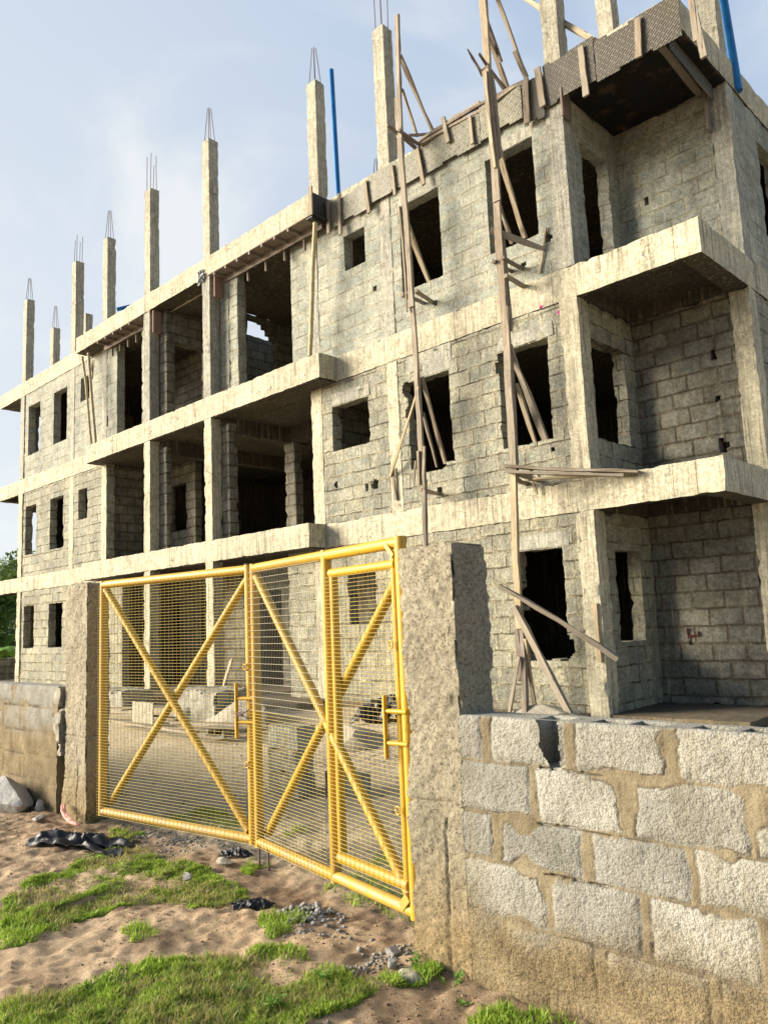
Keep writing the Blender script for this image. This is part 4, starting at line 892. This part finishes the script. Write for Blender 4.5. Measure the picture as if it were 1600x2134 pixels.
def bolt(P, s, z, root, off, h=.30):
    mb = MB(); mb.bar(P(s, z-h/2, off+.02), P(s, z+h/2, off+.02), .028, .012, up=(0, 1, 0))
    for dz in (-.09, .09): mb.tube(P(s-.0, z+dz, off+.015), P(s+.16, z+dz, off-.02), .014, 8)
    mb.build('sliding_bolt', M['yellow'], root, smooth=True)
# left leaf: hinge at left post
root, P, L, st, rl, mesh, brace, d_, n_ = gate_leaf('gate_leaf', 'left yellow steel gate leaf with wire mesh and cross braces', (-1.745, -6.17), (.225, -5.93), .33, 2.46, False)
brace(.03, z_a := 2.38, L-.05, .42, -.004); brace(.03, .42, L-.05, 2.38, -.06)
mesh(-.02, L-.018, .34, 2.42, .0525, .0255)
bolt(P, L-.09, 1.33, root, .05, .42)
MB().tube(P(L-.0, 2.46, 0), P(L, 2.47, 0), .0365, 14).build('stile_cap', M['steel'], root)
loop(P, L-.015, 1.66, root, .045); loop(P, L-.01, .92, root, .045)
w_ = MB()
for k in range(7): w_.path([P(L-.11+random.uniform(-.01, .01), 1.30+random.uniform(-.03, .03), .08), P(L-.02, 1.31+random.uniform(-.02, .02), .09), P(L+.05, 1.30+random.uniform(-.04, .05), .07)], .003, 5)
w_.build('tie_wire', M['steel'], root)
# right leaf: hinge at right post; the wicket door is part of it
root, P, L, st, rl, mesh, brace, d_, n_ = gate_leaf('gate_leaf', 'right yellow steel gate leaf with the small pedestrian door built into it', (.315, -5.94), (2.235, -6.30), .325, 2.46, True)
SW = 1.10
st(SW); brace(.03, 2.36, L-.06, .44, -.004); brace(.03, .42, L-.06, 2.28, -.06)
mesh(-.02, SW-.012, 1.34, 2.43, .0255, .050, mat='wire_grey'); mesh(-.02, SW-.010, .35, 1.345, .050, .0235, off=.055)
for s0, za, s1, zb in ((SW+.075, .50, SW+.075, 2.30), (L-.075, .50, L-.075, 2.34)):
    MB().tube(P(s0, za, -.01), P(s1, zb, -.01), .030, 12).build('door_stile', M['yellow'], root, smooth=True)
MB().tube(P(SW+.06, 2.30, .0), P(L-.05, 2.30, .0), .030, 12).build('door_rail', M['yellow'], root, smooth=True)
MB().tube(P(SW+.06, .49, .0), P(L-.05, .49, .0), .034, 12).build('door_rail', M['yellow'], root, smooth=True)
mesh(SW+.05, L-.03, .455, 2.28, .052, .0245, off=.050, nm='door_mesh')
bolt(P, L-.13, 1.36, root, .05, .36)
loop(P, L-.07, 1.83, root, .05); loop(P, L-.07, .90, root, .05)
MB().bar(P(L-.10, 2.42, .03), P(L-.03, 2.345, .03), .03, .02).build('gusset', M['yellow'], root); MB().bar(P(L-.10, .37, .03), P(L-.03, .44, .03), .05, .02).build('gusset', M['yellow'], root)
MB().tube(P(L+.055, .36, -.03), P(L+.055, 2.0, -.03), .038, 12).build('hinge_tube', M['yellow'], root, smooth=True)
for s in (.05, .2): MB().bar(P(s, .36, .03), P(s, .12, .03), .012, .012).build('drop_bolt', M['steel'], root)

# ------------------------------------------------------------------ things on the ground
def rock(name, mat, c, r, seed, label=None, cat=None, group=None, sub=3, flat=.7, faceted=.35):
    bm = bmesh.new(); bmesh.ops.create_icosphere(bm, subdivisions=sub, radius=1.0)
    rr = random.Random(seed); pl_ = [(Vector((rr.uniform(-1, 1), rr.uniform(-1, 1), rr.uniform(-.4, 1))).normalized(), rr.uniform(.45, .85)) for _ in range(9)]
    for v in bm.verts:
        for n_p, dd in pl_:
            k = v.co.dot(n_p)-dd
            if k > 0: v.co -= n_p*k*.97
    P0 = np.array([v.co[:] for v in bm.verts]); nn = fbm(P0*2.3+seed, seed, 4)*.07
    for v, q in zip(bm.verts, nn): v.co *= 1+q; v.co = Vector((c[0]+v.co.x*r[0], c[1]+v.co.y*r[1], c[2]+v.co.z*r[2]))
    me = bpy.data.meshes.new(name); bm.to_mesh(me); bm.free()
    me.polygons.foreach_set('use_smooth', np.ones(len(me.polygons), dtype=bool)); me.set_sharp_from_angle(angle=math.radians(24))
    o = link(name, me, mat); return tag(o, label, cat, group) if label else o
rock('boulder', M['rock'], (-3.20, -6.46, .40), (.44, .22, .23), 17, 'large angular pale grey rock at the foot of the left wall', 'rock', sub=4)
rock('stone', M['rock'], (-2.72, -6.33, .32), (.06, .05, .08), 6, 'small pale shard leaning beside the large grey rock', 'stone')
rock('stone', M['gravel'], (-2.28, -6.52, .30), (.10, .06, .03), 8, 'flat pale stone on the soil before the left post', 'stone')
rock('stone', M['gravel'], (2.23, -6.50, .22), (.045, .04, .035), 9, 'rounded stone leaning on the right gate post base', 'stone'); rock('stone', M['gravel'], (2.32, -6.60, .215), (.035, .03, .03), 19, 'smaller white stone next to the rounded one at the right gate post', 'stone')
rock('stone', M['rubble'], (2.46, -6.62, .20), (.11, .07, .045), 12, 'mossy flat lump of concrete at the right gate post foot', 'stone')
rock('stone', M['gravel'], (.40, -6.62, .30), (.05, .04, .03), 13, 'small white stone sitting in the upper grass patch', 'stone')
rock('stone', M['rubble'], (.15, -6.15, .25), (.11, .06, .03), 14, 'flat grey slab of stone at the top edge of the upper grass', 'stone')

def pebbles(name, n, poly, smin, smax, seed, label, mat='gravel', pile=0.0, kind='stuff'):
    rr = np.random.default_rng(seed); bm = bmesh.new(); bmesh.ops.create_icosphere(bm, subdivisions=1, radius=1.0)
    base = np.array([v.co[:] for v in bm.verts]); fc = np.array([[v.index for v in f.verts] for f in bm.faces]); bm.free()
    pts = []
    cx = np.mean(poly, 0)
    mn, mxx = poly.min(0), poly.max(0)
    while len(pts) < n:
        q = rr.uniform(mn, mxx)
        if inside(q[None], poly)[0] and rr.random() < .25+.75*np.clip(fbm(np.array([[q[0]*2.5, q[1]*2.5, seed]]), 3)[0]*2+.6, 0, 1): pts.append(q)
    pts = np.array(pts); s = smin*(smax/smin)**rr.random(n)**1.6; z = hgt(pts[:, 0], pts[:, 1])+s*.15
    if pile: z = z+pile*np.clip(1-np.hypot(pts[:, 0]-cx[0], pts[:, 1]-cx[1])/.35, 0, 1)*rr.random(n)
    V = []; F = []
    for i in range(n):
        b_ = base*(1+.25*rr.standard_normal(base.shape)*.6)*s[i]*np.array([1, rr.uniform(.6, 1), rr.uniform(.45, .8)]); a_ = rr.uniform(0, 6.3); c_, s_ = math.cos(a_), math.sin(a_)
        b_ = b_@np.array([[c_, s_, 0], [-s_, c_, 0], [0, 0, 1]]); V.append(b_+np.array([pts[i, 0], pts[i, 1], z[i]])); F.append(fc+i*len(base))
    me = npmesh(name, np.concatenate(V), F3=np.concatenate(F)); o = link(name, me, M[mat]); return tag(o, label, name, kind=kind)
def inside(p, poly):
    x, y = p[:, 0], p[:, 1]; r = np.zeros(len(p), bool); n = len(poly); j = n-1
    for i in range(n):
        xi, yi = poly[i]; xj, yj = poly[j]
        c = ((yi > y) != (yj > y)) & (x < (xj-xi)*(y-yi)/((yj-yi) if yj != yi else 1e-9)+xi); r ^= c; j = i
    return r
def poly_px(pts, z=.21): return np.array([at(u, v, z=z)[:2] for u, v in pts])
gp = poly_px([(520, 1935), (600, 1885), (700, 1895), (740, 1940), (860, 1985), (840, 2020), (700, 1960), (600, 1955)])
pebbles('gravel', 240, gp, .006, .022, 501, 'grey chippings scattered between the grass and the gate', pile=.0)
pebbles('gravel', 170, poly_px([(590, 1900), (650, 1885), (700, 1905), (670, 1925), (610, 1930)]), .010, .024, 502, 'small heap of grey chippings in the sandy track', pile=.03)
pebbles('gravel', 420, poly_px([(250, 1720), (420, 1745), (430, 1775), (330, 1790), (270, 1760)]), .006, .018, 503, 'fine chippings under the left gate leaf')
pebbles('gravel', 260, poly_px([(430, 2100), (620, 2070), (700, 2120), (640, 2180), (420, 2180)], .2), .008, .020, 504, 'chippings among the nearest grass')
pebbles('gravel', 700, np.array([(-2.5, -5.9), (2.3, -5.9), (3.2, -1.5), (-6, -2)]), .006, .022, 505, 'gravel strewn over the yard behind the gate')
m, t, b = newmat('soil_clod', .95); g = G(t); g.l(g.mix(g.n('ShaderNodeNewGeometry').outputs['Random Per Island'], (.12, .08, .05), (.36, .25, .15)), b.inputs['Base Color']); M['clod'] = m
FG = np.array([(-3.8, -6.4), (2.3, -6.2), (3.3, -6.62), (3.0, -7.4), (1.3, -8.4), (-1.0, -7.9)])
pebbles('soil_crumbs', 2600, FG, .003, .010, 508, 'crumbs of soil and trodden litter over the sandy track', mat='clod')
pebbles('gravel', 130, poly_px([(700, 2010), (880, 1960), (960, 2010), (900, 2050), (760, 2040)]), .006, .02, 506, 'chippings round the foot of the right gate post')

def sheet(name, c, sx, sy, rot, h, seed, mat, label, cat, n=46, folds=7.0):
    U, V_ = np.meshgrid(np.linspace(-1, 1, n), np.linspace(-1, 1, n), indexing='ij'); u = U.ravel(); v = V_.ravel()
    r = 1+.25*vn(np.stack([np.arctan2(v, u)*1.3, u*0+seed, u*0], 1), seed); p = np.stack([u*1.6, v*1.6, np.full_like(u, seed)], 1)
    rid = 1-np.abs(fbm(p*folds*.22, seed, 3)*1.6); k = np.clip(1-(np.abs(u)**3+np.abs(v)**3)*.5, 0, 1)
    zz = h*k*(rid**2*1.1)+.012*np.abs(fbm(p*3, seed+4)); x = u*sx*r; y = v*sy*r+.3*sy*vn(p*.8, seed+2)
    X = c[0]+x*math.cos(rot)-y*math.sin(rot); Y = c[1]+x*math.sin(rot)+y*math.cos(rot); Z = hgt(X, Y)+zz+.006
    ids = np.arange(n*n).reshape(n, n); me = npmesh(name, np.stack([X, Y, Z], 1), F4=np.stack([ids[:-1, :-1], ids[1:, :-1], ids[1:, 1:], ids[:-1, 1:]], -1).reshape(-1, 4), smooth=True)
    o = link(name, me, mat); s_ = o.modifiers.new('s', 'SOLIDIFY'); s_.thickness = .002; return tag(o, label, cat)
sheet('plastic_sheet', (-1.27, -6.57), .42, .17, math.radians(28), .085, 61, M['plastic'], 'crumpled black plastic sheet lying before the left gate post', 'plastic sheet', n=80, folds=5)
sheet('plastic_scrap', (.03, -5.97), .11, .05, .3, .05, 62, M['plastic'], 'small black plastic scrap under the meeting stiles of the gate', 'plastic scrap')
sheet('plastic_scrap', (1.03, -6.53), .13, .05, .8, .035, 63, M['plastic'], 'torn black plastic scrap on the sand right of the upper grass', 'plastic scrap')
# pink cloth strip hanging out of the crack beside the left post
cl = MB(); pts = [at(131, 1682, y=-6.33), at(133, 1695, y=-6.36), at(140, 1708, y=-6.40), at(150, 1716, y=-6.43), at(162, 1722, y=-6.46)]
for k in range(5): cl.path([p+Vector((.012*k-.02+random.uniform(-.005, .005), random.uniform(-.01, .01), random.uniform(0, .015)+.01)) for p in pts], [.012, .016, .018, .016, .008], 6)
tag(cl.build('cloth_strip', M['pink'], smooth=True), 'twisted pink cloth strip coming out of the crack beside the left gate post', 'cloth')

# yard behind the gate
def bx(name, label, cat, x0, x1, y0, y1, z0, z1, mat, seed, group=None, rot=0, res=.06, chip=.02, amp=.008):
    return tag(solid(name, M[mat], None, (x0, x1), (y0, y1), (z0, z1), res=(res, res, res), amp=amp, chip=chip, seed=seed), label, cat, group)
p = at(583, 1640, z=.33); q = at(638, 1645, z=.33)
GBK = 'loose hollow blocks in the yard'
zb = gz(-1.1, -4.4)-.02
bx('concrete_block', 'lower block of the bright upright pair behind the right gate leaf', 'concrete block', -1.30, -.84, -4.62, -4.40, zb, zb+.225, 'block3', 511, GBK)
bx('concrete_block', 'middle block of the bright upright stack behind the right gate leaf', 'concrete block', -1.32, -.86, -4.61, -4.39, zb+.23, zb+.455, 'block3', 512, GBK)
bx('concrete_block', 'top block of the bright upright stack behind the right gate leaf', 'concrete block', -1.29, -.83, -4.62, -4.40, zb+.46, zb+.685, 'block3', 513, GBK)
bx('concrete_block', 'block lying on edge right of the bright upright stack', 'concrete block', -.80, -.35, -4.3, -4.1, zb, zb+.225, 'block3', 514, GBK)
bx('concrete_plinth', 'broken concrete plinth in the yard seen through the left gate leaf', 'plinth', -7.2, -5.9, -2.2, -1.4, .4, .95, 'conc_col', 515, chip=.10, amp=.035)
bx('concrete_plinth', 'low concrete plinth before the left balcony column', 'plinth', -11.2, -9.6, -1.9, -1.2, .4, .82, 'conc_col', 516, chip=.08, amp=.03)
rock('rubble_mound', M['rubble'], (-5.6, -1.9, .45), (1.1, .6, .38), 31, 'rounded mound of sand and rubble against the plinth', 'rubble mound', sub=4)
rock('rubble_mound', M['rubble'], (-.75, -.45, .55), (.75, .35, .22), 32, 'heap of broken concrete at the foot of the right scaffold pole', 'rubble heap', sub=4)
rock('rubble_mound', M['rubble'], (-2.5, -2.2, .42), (.8, .5, .26), 33, 'grey rubble heap behind the pedestrian door', 'rubble heap', sub=4)
hb = empty('hollow_block', (-4.55, -2.9, .42)); tag(hb, 'single hollow block lying on its side on the yard ground', 'concrete block', GBK)
solid('block_body', M['block3'], hb, (-4.85, -4.40), (-3.05, -2.83), (.42, .56), res=(.05, .05, .05), amp=.004, chip=.01, seed=517, holes=[(-4.80, -4.66, -3.2, -2.9, .45, .53), (-4.62, -4.46, -3.2, -2.9, .45, .53)])
GT = 'loose boards lying in the yard'
for i, (a, b_, w, lab) in enumerate((((-7.9, -2.9), (-4.9, -3.2), .14, 'long pale board lying flat across the yard'), ((-6.2, -2.75), (-4.2, -2.5), .2, 'wide pale board beyond the long one'), ((-9.2, -2.4), (-7.2, -2.0), .1, 'upper board of the thin pile at the left'),
                                    ((-9.3, -2.6), (-7.0, -2.3), .08, 'middle board of the thin pile at the left'), ((-9.0, -2.8), (-6.9, -2.5), .08, 'lowest board of the thin pile at the left'), ((-5.0, -3.3), (-3.6, -2.7), .12, 'board angled towards the hollow block'))):
    z = .46+.05*(i % 3); plank((a[0], a[1], z), (b_[0], b_[1], z+.03), .03, w, lab, 'wood', 'timber_board', 'timber board', GT)
solid('plywood_sheet', M['conc_stub'], None, (-7.6, -6.9), (-2.75, -2.73), (.42, .8), res=(.06, .05, .06), amp=.01, chip=.02, seed=521); tag(bpy.data.objects['plywood_sheet'], 'pale sheet leaning low against the boards in the yard', 'plywood sheet')
plank((-7.9, -.75, .63), (-8.2, -.25, 1.35), .14, .03, 'short pale board leaning on the right balcony column at ground level', 'wood_pale', 'timber_board', 'timber board', GT)
plank((-2.7, -1.2, .5), (-1.9, -.6, 1.15), .10, .04, 'dark board leaning up towards the wall behind the pedestrian door', 'wood_dark', 'timber_board', 'timber board', GT)
sheet('tarpaulin', (-2.9, -1.0), .6, .3, .4, .35, 64, M['plastic'], 'dark heap of plastic against the wall behind the pedestrian door', 'tarpaulin')

# ------------------------------------------------------------------ vegetation
def grass(name, poly, n, hmin, hmax, seed, mat, label, wide=.0034, dens=1.0, fill=.48):
    rr = np.random.default_rng(seed); mn, mxx = poly.min(0), poly.max(0); pts = np.zeros((0, 2))
    while len(pts) < n:
        q = rr.uniform(mn, mxx, (n, 2)); q3 = np.c_[q, np.full(n, seed*.7)]
        wob = np.c_[q[:, 0]+.16*fbm(q3*4, seed+1), q[:, 1]+.16*fbm(q3*4+5, seed+2)]
        q = q[inside(wob, poly)]; q3 = np.c_[q, np.full(len(q), seed*.7)]
        pr = np.clip(fill+1.9*fbm(q3*3.0, seed)+.5*fbm(q3*11, seed+3), .02, 1)**dens; q = q[rr.random(len(q)) < pr]; pts = np.r_[pts, q]
    pts = pts[:n]; q3 = np.c_[pts, np.full(n, seed*.7)]
    h = rr.uniform(hmin, hmax, n)*(.55+.6*np.clip(.6+fbm(q3*3.0, seed), 0, 1.4)); z = hgt(pts[:, 0], pts[:, 1])-.004
    a = rr.uniform(0, 2*math.pi, n); lean = rr.uniform(.15, 1.0, n)*h; la = rr.uniform(0, 2*math.pi, n); w = wide*rr.uniform(.6, 1.5, n)
    dx, dy = np.cos(a)*w, np.sin(a)*w; lx, ly = np.cos(la)*lean, np.sin(la)*lean; hh = np.sqrt(np.maximum(h**2-(lean*.8)**2, (h*.35)**2))
    B = np.stack([pts[:, 0], pts[:, 1], z], 1)
    v0 = B-np.stack([dx, dy, 0*dx], 1); v1 = B+np.stack([dx, dy, 0*dx], 1); mid = B+np.stack([lx*.35, ly*.35, hh*.62], 1)
    v2 = mid+np.stack([dx, dy, 0*dx], 1)*.8; v3 = mid-np.stack([dx, dy, 0*dx], 1)*.8; v4 = B+np.stack([lx, ly, hh], 1)
    V = np.stack([v0, v1, v2, v3, v4], 1).reshape(-1, 3); i = np.arange(n)*5
    me = npmesh(name, V, F4=np.stack([i, i+1, i+2, i+3], 1), F3=np.stack([i+3, i+2, i+4], 1)); o = link(name, me, M[mat]); return tag(o, label, 'grass', kind='stuff')
g1 = poly_px([(0, 1885), (60, 1835), (150, 1800), (160, 1780), (235, 1755), (215, 1730), (280, 1728), (300, 1770), (390, 1790), (450, 1812), (520, 1860), (430, 1882), (330, 1868), (190, 1885), (110, 1935), (50, 1925), (0, 1905)], .24)
g2 = poly_px([(-60, 2100), (60, 2085), (150, 2050), (250, 2018), (420, 1990), (560, 1975), (640, 2000), (800, 2030), (820, 2060), (760, 2090), (660, 2125), (640, 2200), (-80, 2260)], .21)
grass('grass', g1, 30000, .013, .036, 71, 'grass', 'short green grass patch before the left gate leaf', fill=.8)
grass('grass', g2, 32000, .016, .050, 72, 'grass', 'taller green grass along the bottom of the view')
grass('dry_grass', g1, 4500, .02, .05, 73, 'drygrass', 'dry stalks in the upper grass patch')
grass('dry_grass', g2, 9000, .025, .07, 74, 'drygrass', 'dry stalks in the nearest grass', wide=.0022)
for i, (pp, n, lab) in enumerate(((poly_px([(500, 1800), (540, 1795), (560, 1815), (510, 1825)]), 350, 'grass tuft under the meeting stiles'), (poly_px([(530, 1920), (620, 1895), (640, 1930), (560, 1960)]), 600, 'grass beside the heap of chippings'),
                                 (poly_px([(240, 1945), (310, 1935), (320, 1960), (260, 1970)]), 250, 'thin tuft on the sandy track'), (poly_px([(790, 2015), (890, 2010), (900, 2040), (800, 2045)]), 900, 'grass tuft left of the right post foot'),
                                 (poly_px([(1000, 2110), (1200, 2105), (1260, 2150), (1000, 2160)]), 900, 'sparse grass at the foot of the boundary wall'), (poly_px([(0, 1905), (80, 1900), (120, 1960), (0, 1990)]), 1500, 'thin edge grass fading into the sand'),
                                 (np.array([(-1.6, -5.9), (-.3, -5.75), (0, -5.3), (-1.5, -5.2)]), 1600, 'low grass just inside the left gate leaf'), (np.array([(1.2, -6.1), (2.2, -6.2), (2.3, -5.6), (1.0, -5.4)]), 1200, 'low grass just inside the right gate leaf'))):
    grass('grass', pp, n, .02, .06, 80+i, 'grass', lab)

def weed(x, y, r, n, seed, label, s=.022, group=None):
    rr = random.Random(seed); root = empty('weed', (x, y, gz(x, y))); tag(root, label, 'weed', group); st_ = MB(); lf = MB()
    for k in range(n):
        a = rr.uniform(0, 6.28); L = rr.uniform(.4, 1)*r; h = rr.uniform(.3, 1)*r; b0 = Vector((x+rr.uniform(-.01, .01), y+rr.uniform(-.01, .01), gz(x, y)-.005)); tip = b0+Vector((math.cos(a)*L*.7, math.sin(a)*L*.7, h))
        st_.tube(b0, tip, .0016, 4)
        for j in range(3):
            c = b0.lerp(tip, .5+.25*j); la = rr.uniform(0, 6.28); d = Vector((math.cos(la), math.sin(la), rr.uniform(-.1, .6))).normalized(); sd_ = d.cross(Vector((0, 0, 1))).normalized(); q = s*rr.uniform(.6, 1.3); n0 = len(lf.v)
            lf.v += [tuple(c), tuple(c+d*q*.6+sd_*q*.42+Vector((0, 0, .003))), tuple(c+d*q*1.5), tuple(c+d*q*.6-sd_*q*.42+Vector((0, 0, .003)))]; lf.f.append((n0, n0+1, n0+2, n0+3))
    st_.build('stem', M['weed'], root); lf.build('leaf', M['weed'], root)
WL = ['leafy weed in the hole at the right gate post foot', 'spreading weed where the right post meets the boundary wall', 'small weed in front of the right post corner', 'tiny seedling on the sand before the boundary wall',
      'broad leafed weed in the near grass at the bottom centre', 'second broad leafed weed left of the bottom centre one', 'weed at the grass edge near the chippings', 'weed seedling low on the sandy bank', 'green sprig beside the foot of the left gate leaf', 'leafy sprig at the boundary wall corner', 'low weed between the post stones']
for i, (u, v, r, n) in enumerate(((905, 1985, .10, 8), (985, 1985, .12, 16), (930, 2010, .09, 12), (965, 2040, .06, 6), (560, 2100, .09, 14), (500, 2070, .08, 12), (680, 2050, .07, 9), (970, 2090, .04, 4), (200, 1725, .07, 9), (1000, 1960, .08, 8), (870, 2020, .07, 10))):
    q = at(u, v, z=.2); y = q.y; x = q.x
    if x > 2.7 and y > -6.55: y = -6.56
    weed(x, y, r, n, 600+i, WL[i])

def tree(x, y, h, cr, seed, label, nleaf=6000, ls=.22, lean=0):
    rr = np.random.default_rng(seed); root = empty('tree', (x, y, 0)); tag(root, label, 'tree', 'trees beyond the left end of the building'); mb = MB()
    mb.path([(x, y, -.2), (x+.1, y, h*.3), (x+lean*.5, y+.1, h*.6), (x+lean, y, h*.85)], [.28, .22, .15, .06], 8)
    cs = []
    for k in range(16):
        a = rr.uniform(0, 6.28); e = rr.uniform(.35, .95); c = np.array([x+lean*e+math.cos(a)*cr*rr.uniform(.3, .85), y+math.sin(a)*cr*rr.uniform(.3, .85), h*e]); cs.append((c, rr.uniform(.35, .6)*cr)); mb.path([(x+lean*e*.6, y, h*e*.6), tuple((c+np.array([x, y, h*e*.8]))/2), tuple(c)], [.08, .05, .02], 5)
    mb.build('trunk', M['bark'], root)
    V = []; per = nleaf//len(cs)
    for c, r in cs:
        d = rr.standard_normal((per, 3)); d /= np.linalg.norm(d, axis=1, keepdims=True); p = c+d*r*(rr.random((per, 1))**.35)*np.array([1, 1, .75]); t1 = rr.standard_normal((per, 3)); t1 /= np.linalg.norm(t1, axis=1, keepdims=True); t2 = np.cross(t1, d); t2 /= np.linalg.norm(t2, axis=1, keepdims=True)+1e-6
        s = ls*rr.uniform(.5, 1.2, (per, 1)); V.append(np.stack([p-t1*s*.5, p+t2*s*.28, p+t1*s*.5, p-t2*s*.28], 1).reshape(-1, 3))
    V = np.concatenate(V); i = np.arange(len(V)//4)*4; link('crown', npmesh('crown', V, F4=np.stack([i, i+1, i+2, i+3], 1)), M['tree'], root)
q = at(8, 1300, x=-40); tree(q.x, q.y, 6.6, 2.6, 91, 'rounded dark green tree beyond the left corner of the building', 11000, .26)
q = at(-60, 1300, x=-34); tree(q.x, q.y, 5.4, 2.2, 92, 'lower green tree left of the rounded dark one', 7000, .24)
def banana(x, y, h, seed, label):
    rr = random.Random(seed); root = empty('banana_plant', (x, y, .1)); tag(root, label, 'plant', 'broad leaved plants beyond the low fence'); MB().path([(x, y, 0), (x+.05, y, h*.5)], [.12, .08], 8).build('stem', M['weed'], root); lf = MB()
    for k in range(12):
        a = rr.uniform(0, 6.28); L = h*rr.uniform(.5, .8); o = len(lf.v); d = Vector((math.cos(a), math.sin(a), 0)); sd_ = Vector((-d.y, d.x, 0))
        for j in range(7):
            f = j/6; c = Vector((x, y, h*.45))+d*L*f*.8+Vector((0, 0, L*(f*.95-f*f*.9))); w = .22*math.sin(math.pi*min(1, f*.95+.05))**.6
            lf.v += [tuple(c-sd_*w+Vector((0, 0, -.06))), tuple(c), tuple(c+sd_*w+Vector((0, 0, -.06)))]
        for j in range(6):
            for e in (0, 1): b0 = o+3*j+e; lf.f.append((b0, b0+1, b0+4, b0+3))
    lf.build('leaf', M['weed'], root)
for i, (u, xx, h) in enumerate(((5, -30, 2.6), (22, -31, 2.2), (-25, -29, 2.6), (12, -33, 3.6))):
    q = at(u, 1370, x=xx); banana(q.x, q.y, h, 95+i, ['broad leaved plant behind the low dark fence, nearest the edge', 'shorter broad leaved plant beside the building corner', 'broad leaved plant farthest left behind the fence', 'tallest banana plant beyond the low dark fence'][i])
q0 = at(30, 1400, x=-24); q1 = at(0, 1400, x=-24)
solid('block_fence', M['block_in'], None, (-24.1, -23.9), (q1.y-8, q0.y+9), (0, 1.28), res=(.2, .2, .12), amp=.01, chip=.02, seed=530); tag(bpy.data.objects['block_fence'], 'low dark block fence beyond the left corner of the building', 'fence')
q = at(10, 1325, x=-36); sh = empty('shed', (q.x, q.y, 0)); tag(sh, 'low shed with a white sheet roof beyond the fence', 'shed')
MB().box((q.x-3, q.y-6, 0), (q.x+1, q.y+5, 1.8)).build('wall', M['block_in'], sh); MB().quadbox([(q.x-3.3, q.y-6.3, 2.2), (q.x+1.3, q.y-6.3, 1.83), (q.x+1.3, q.y+5.3, 1.83), (q.x-3.3, q.y+5.3, 2.2), (q.x-3.3, q.y-6.3, 2.4), (q.x+1.3, q.y-6.3, 2.05), (q.x+1.3, q.y+5.3, 2.05), (q.x-3.3, q.y+5.3, 2.4)]).build('roof', M['sheet'], sh)
q = at(28, 1262, x=-46); hs = empty('house', (q.x, q.y, 0)); tag(hs, 'cream house wall showing between the trees at the building corner', 'house')
MB().box((q.x-4, q.y-1.5, 0), (q.x, q.y+8, 4.4)).build('wall', M['cream'], hs); MB().box((q.x-4.3, q.y-1.9, 4.4), (q.x+.4, q.y+8.3, 4.65)).build('roof', M['sheet'], hs)
# a few magenta petals caught on the floor band
for i, (u, v) in enumerate(((1127, 640), (1163, 651))):
    p = P_(u, v, -.03); mb = MB()
    for k in range(4): d = Vector((random.uniform(-1, 1), 0, random.uniform(-1, 1))).normalized()*.03; mb.bar(p, p+d, .02, .008)
    tag(mb.build('petal', M['magenta']), ['larger', 'smaller'][i]+' magenta petal spot stuck on the floor band between the balcony and window', 'petal')
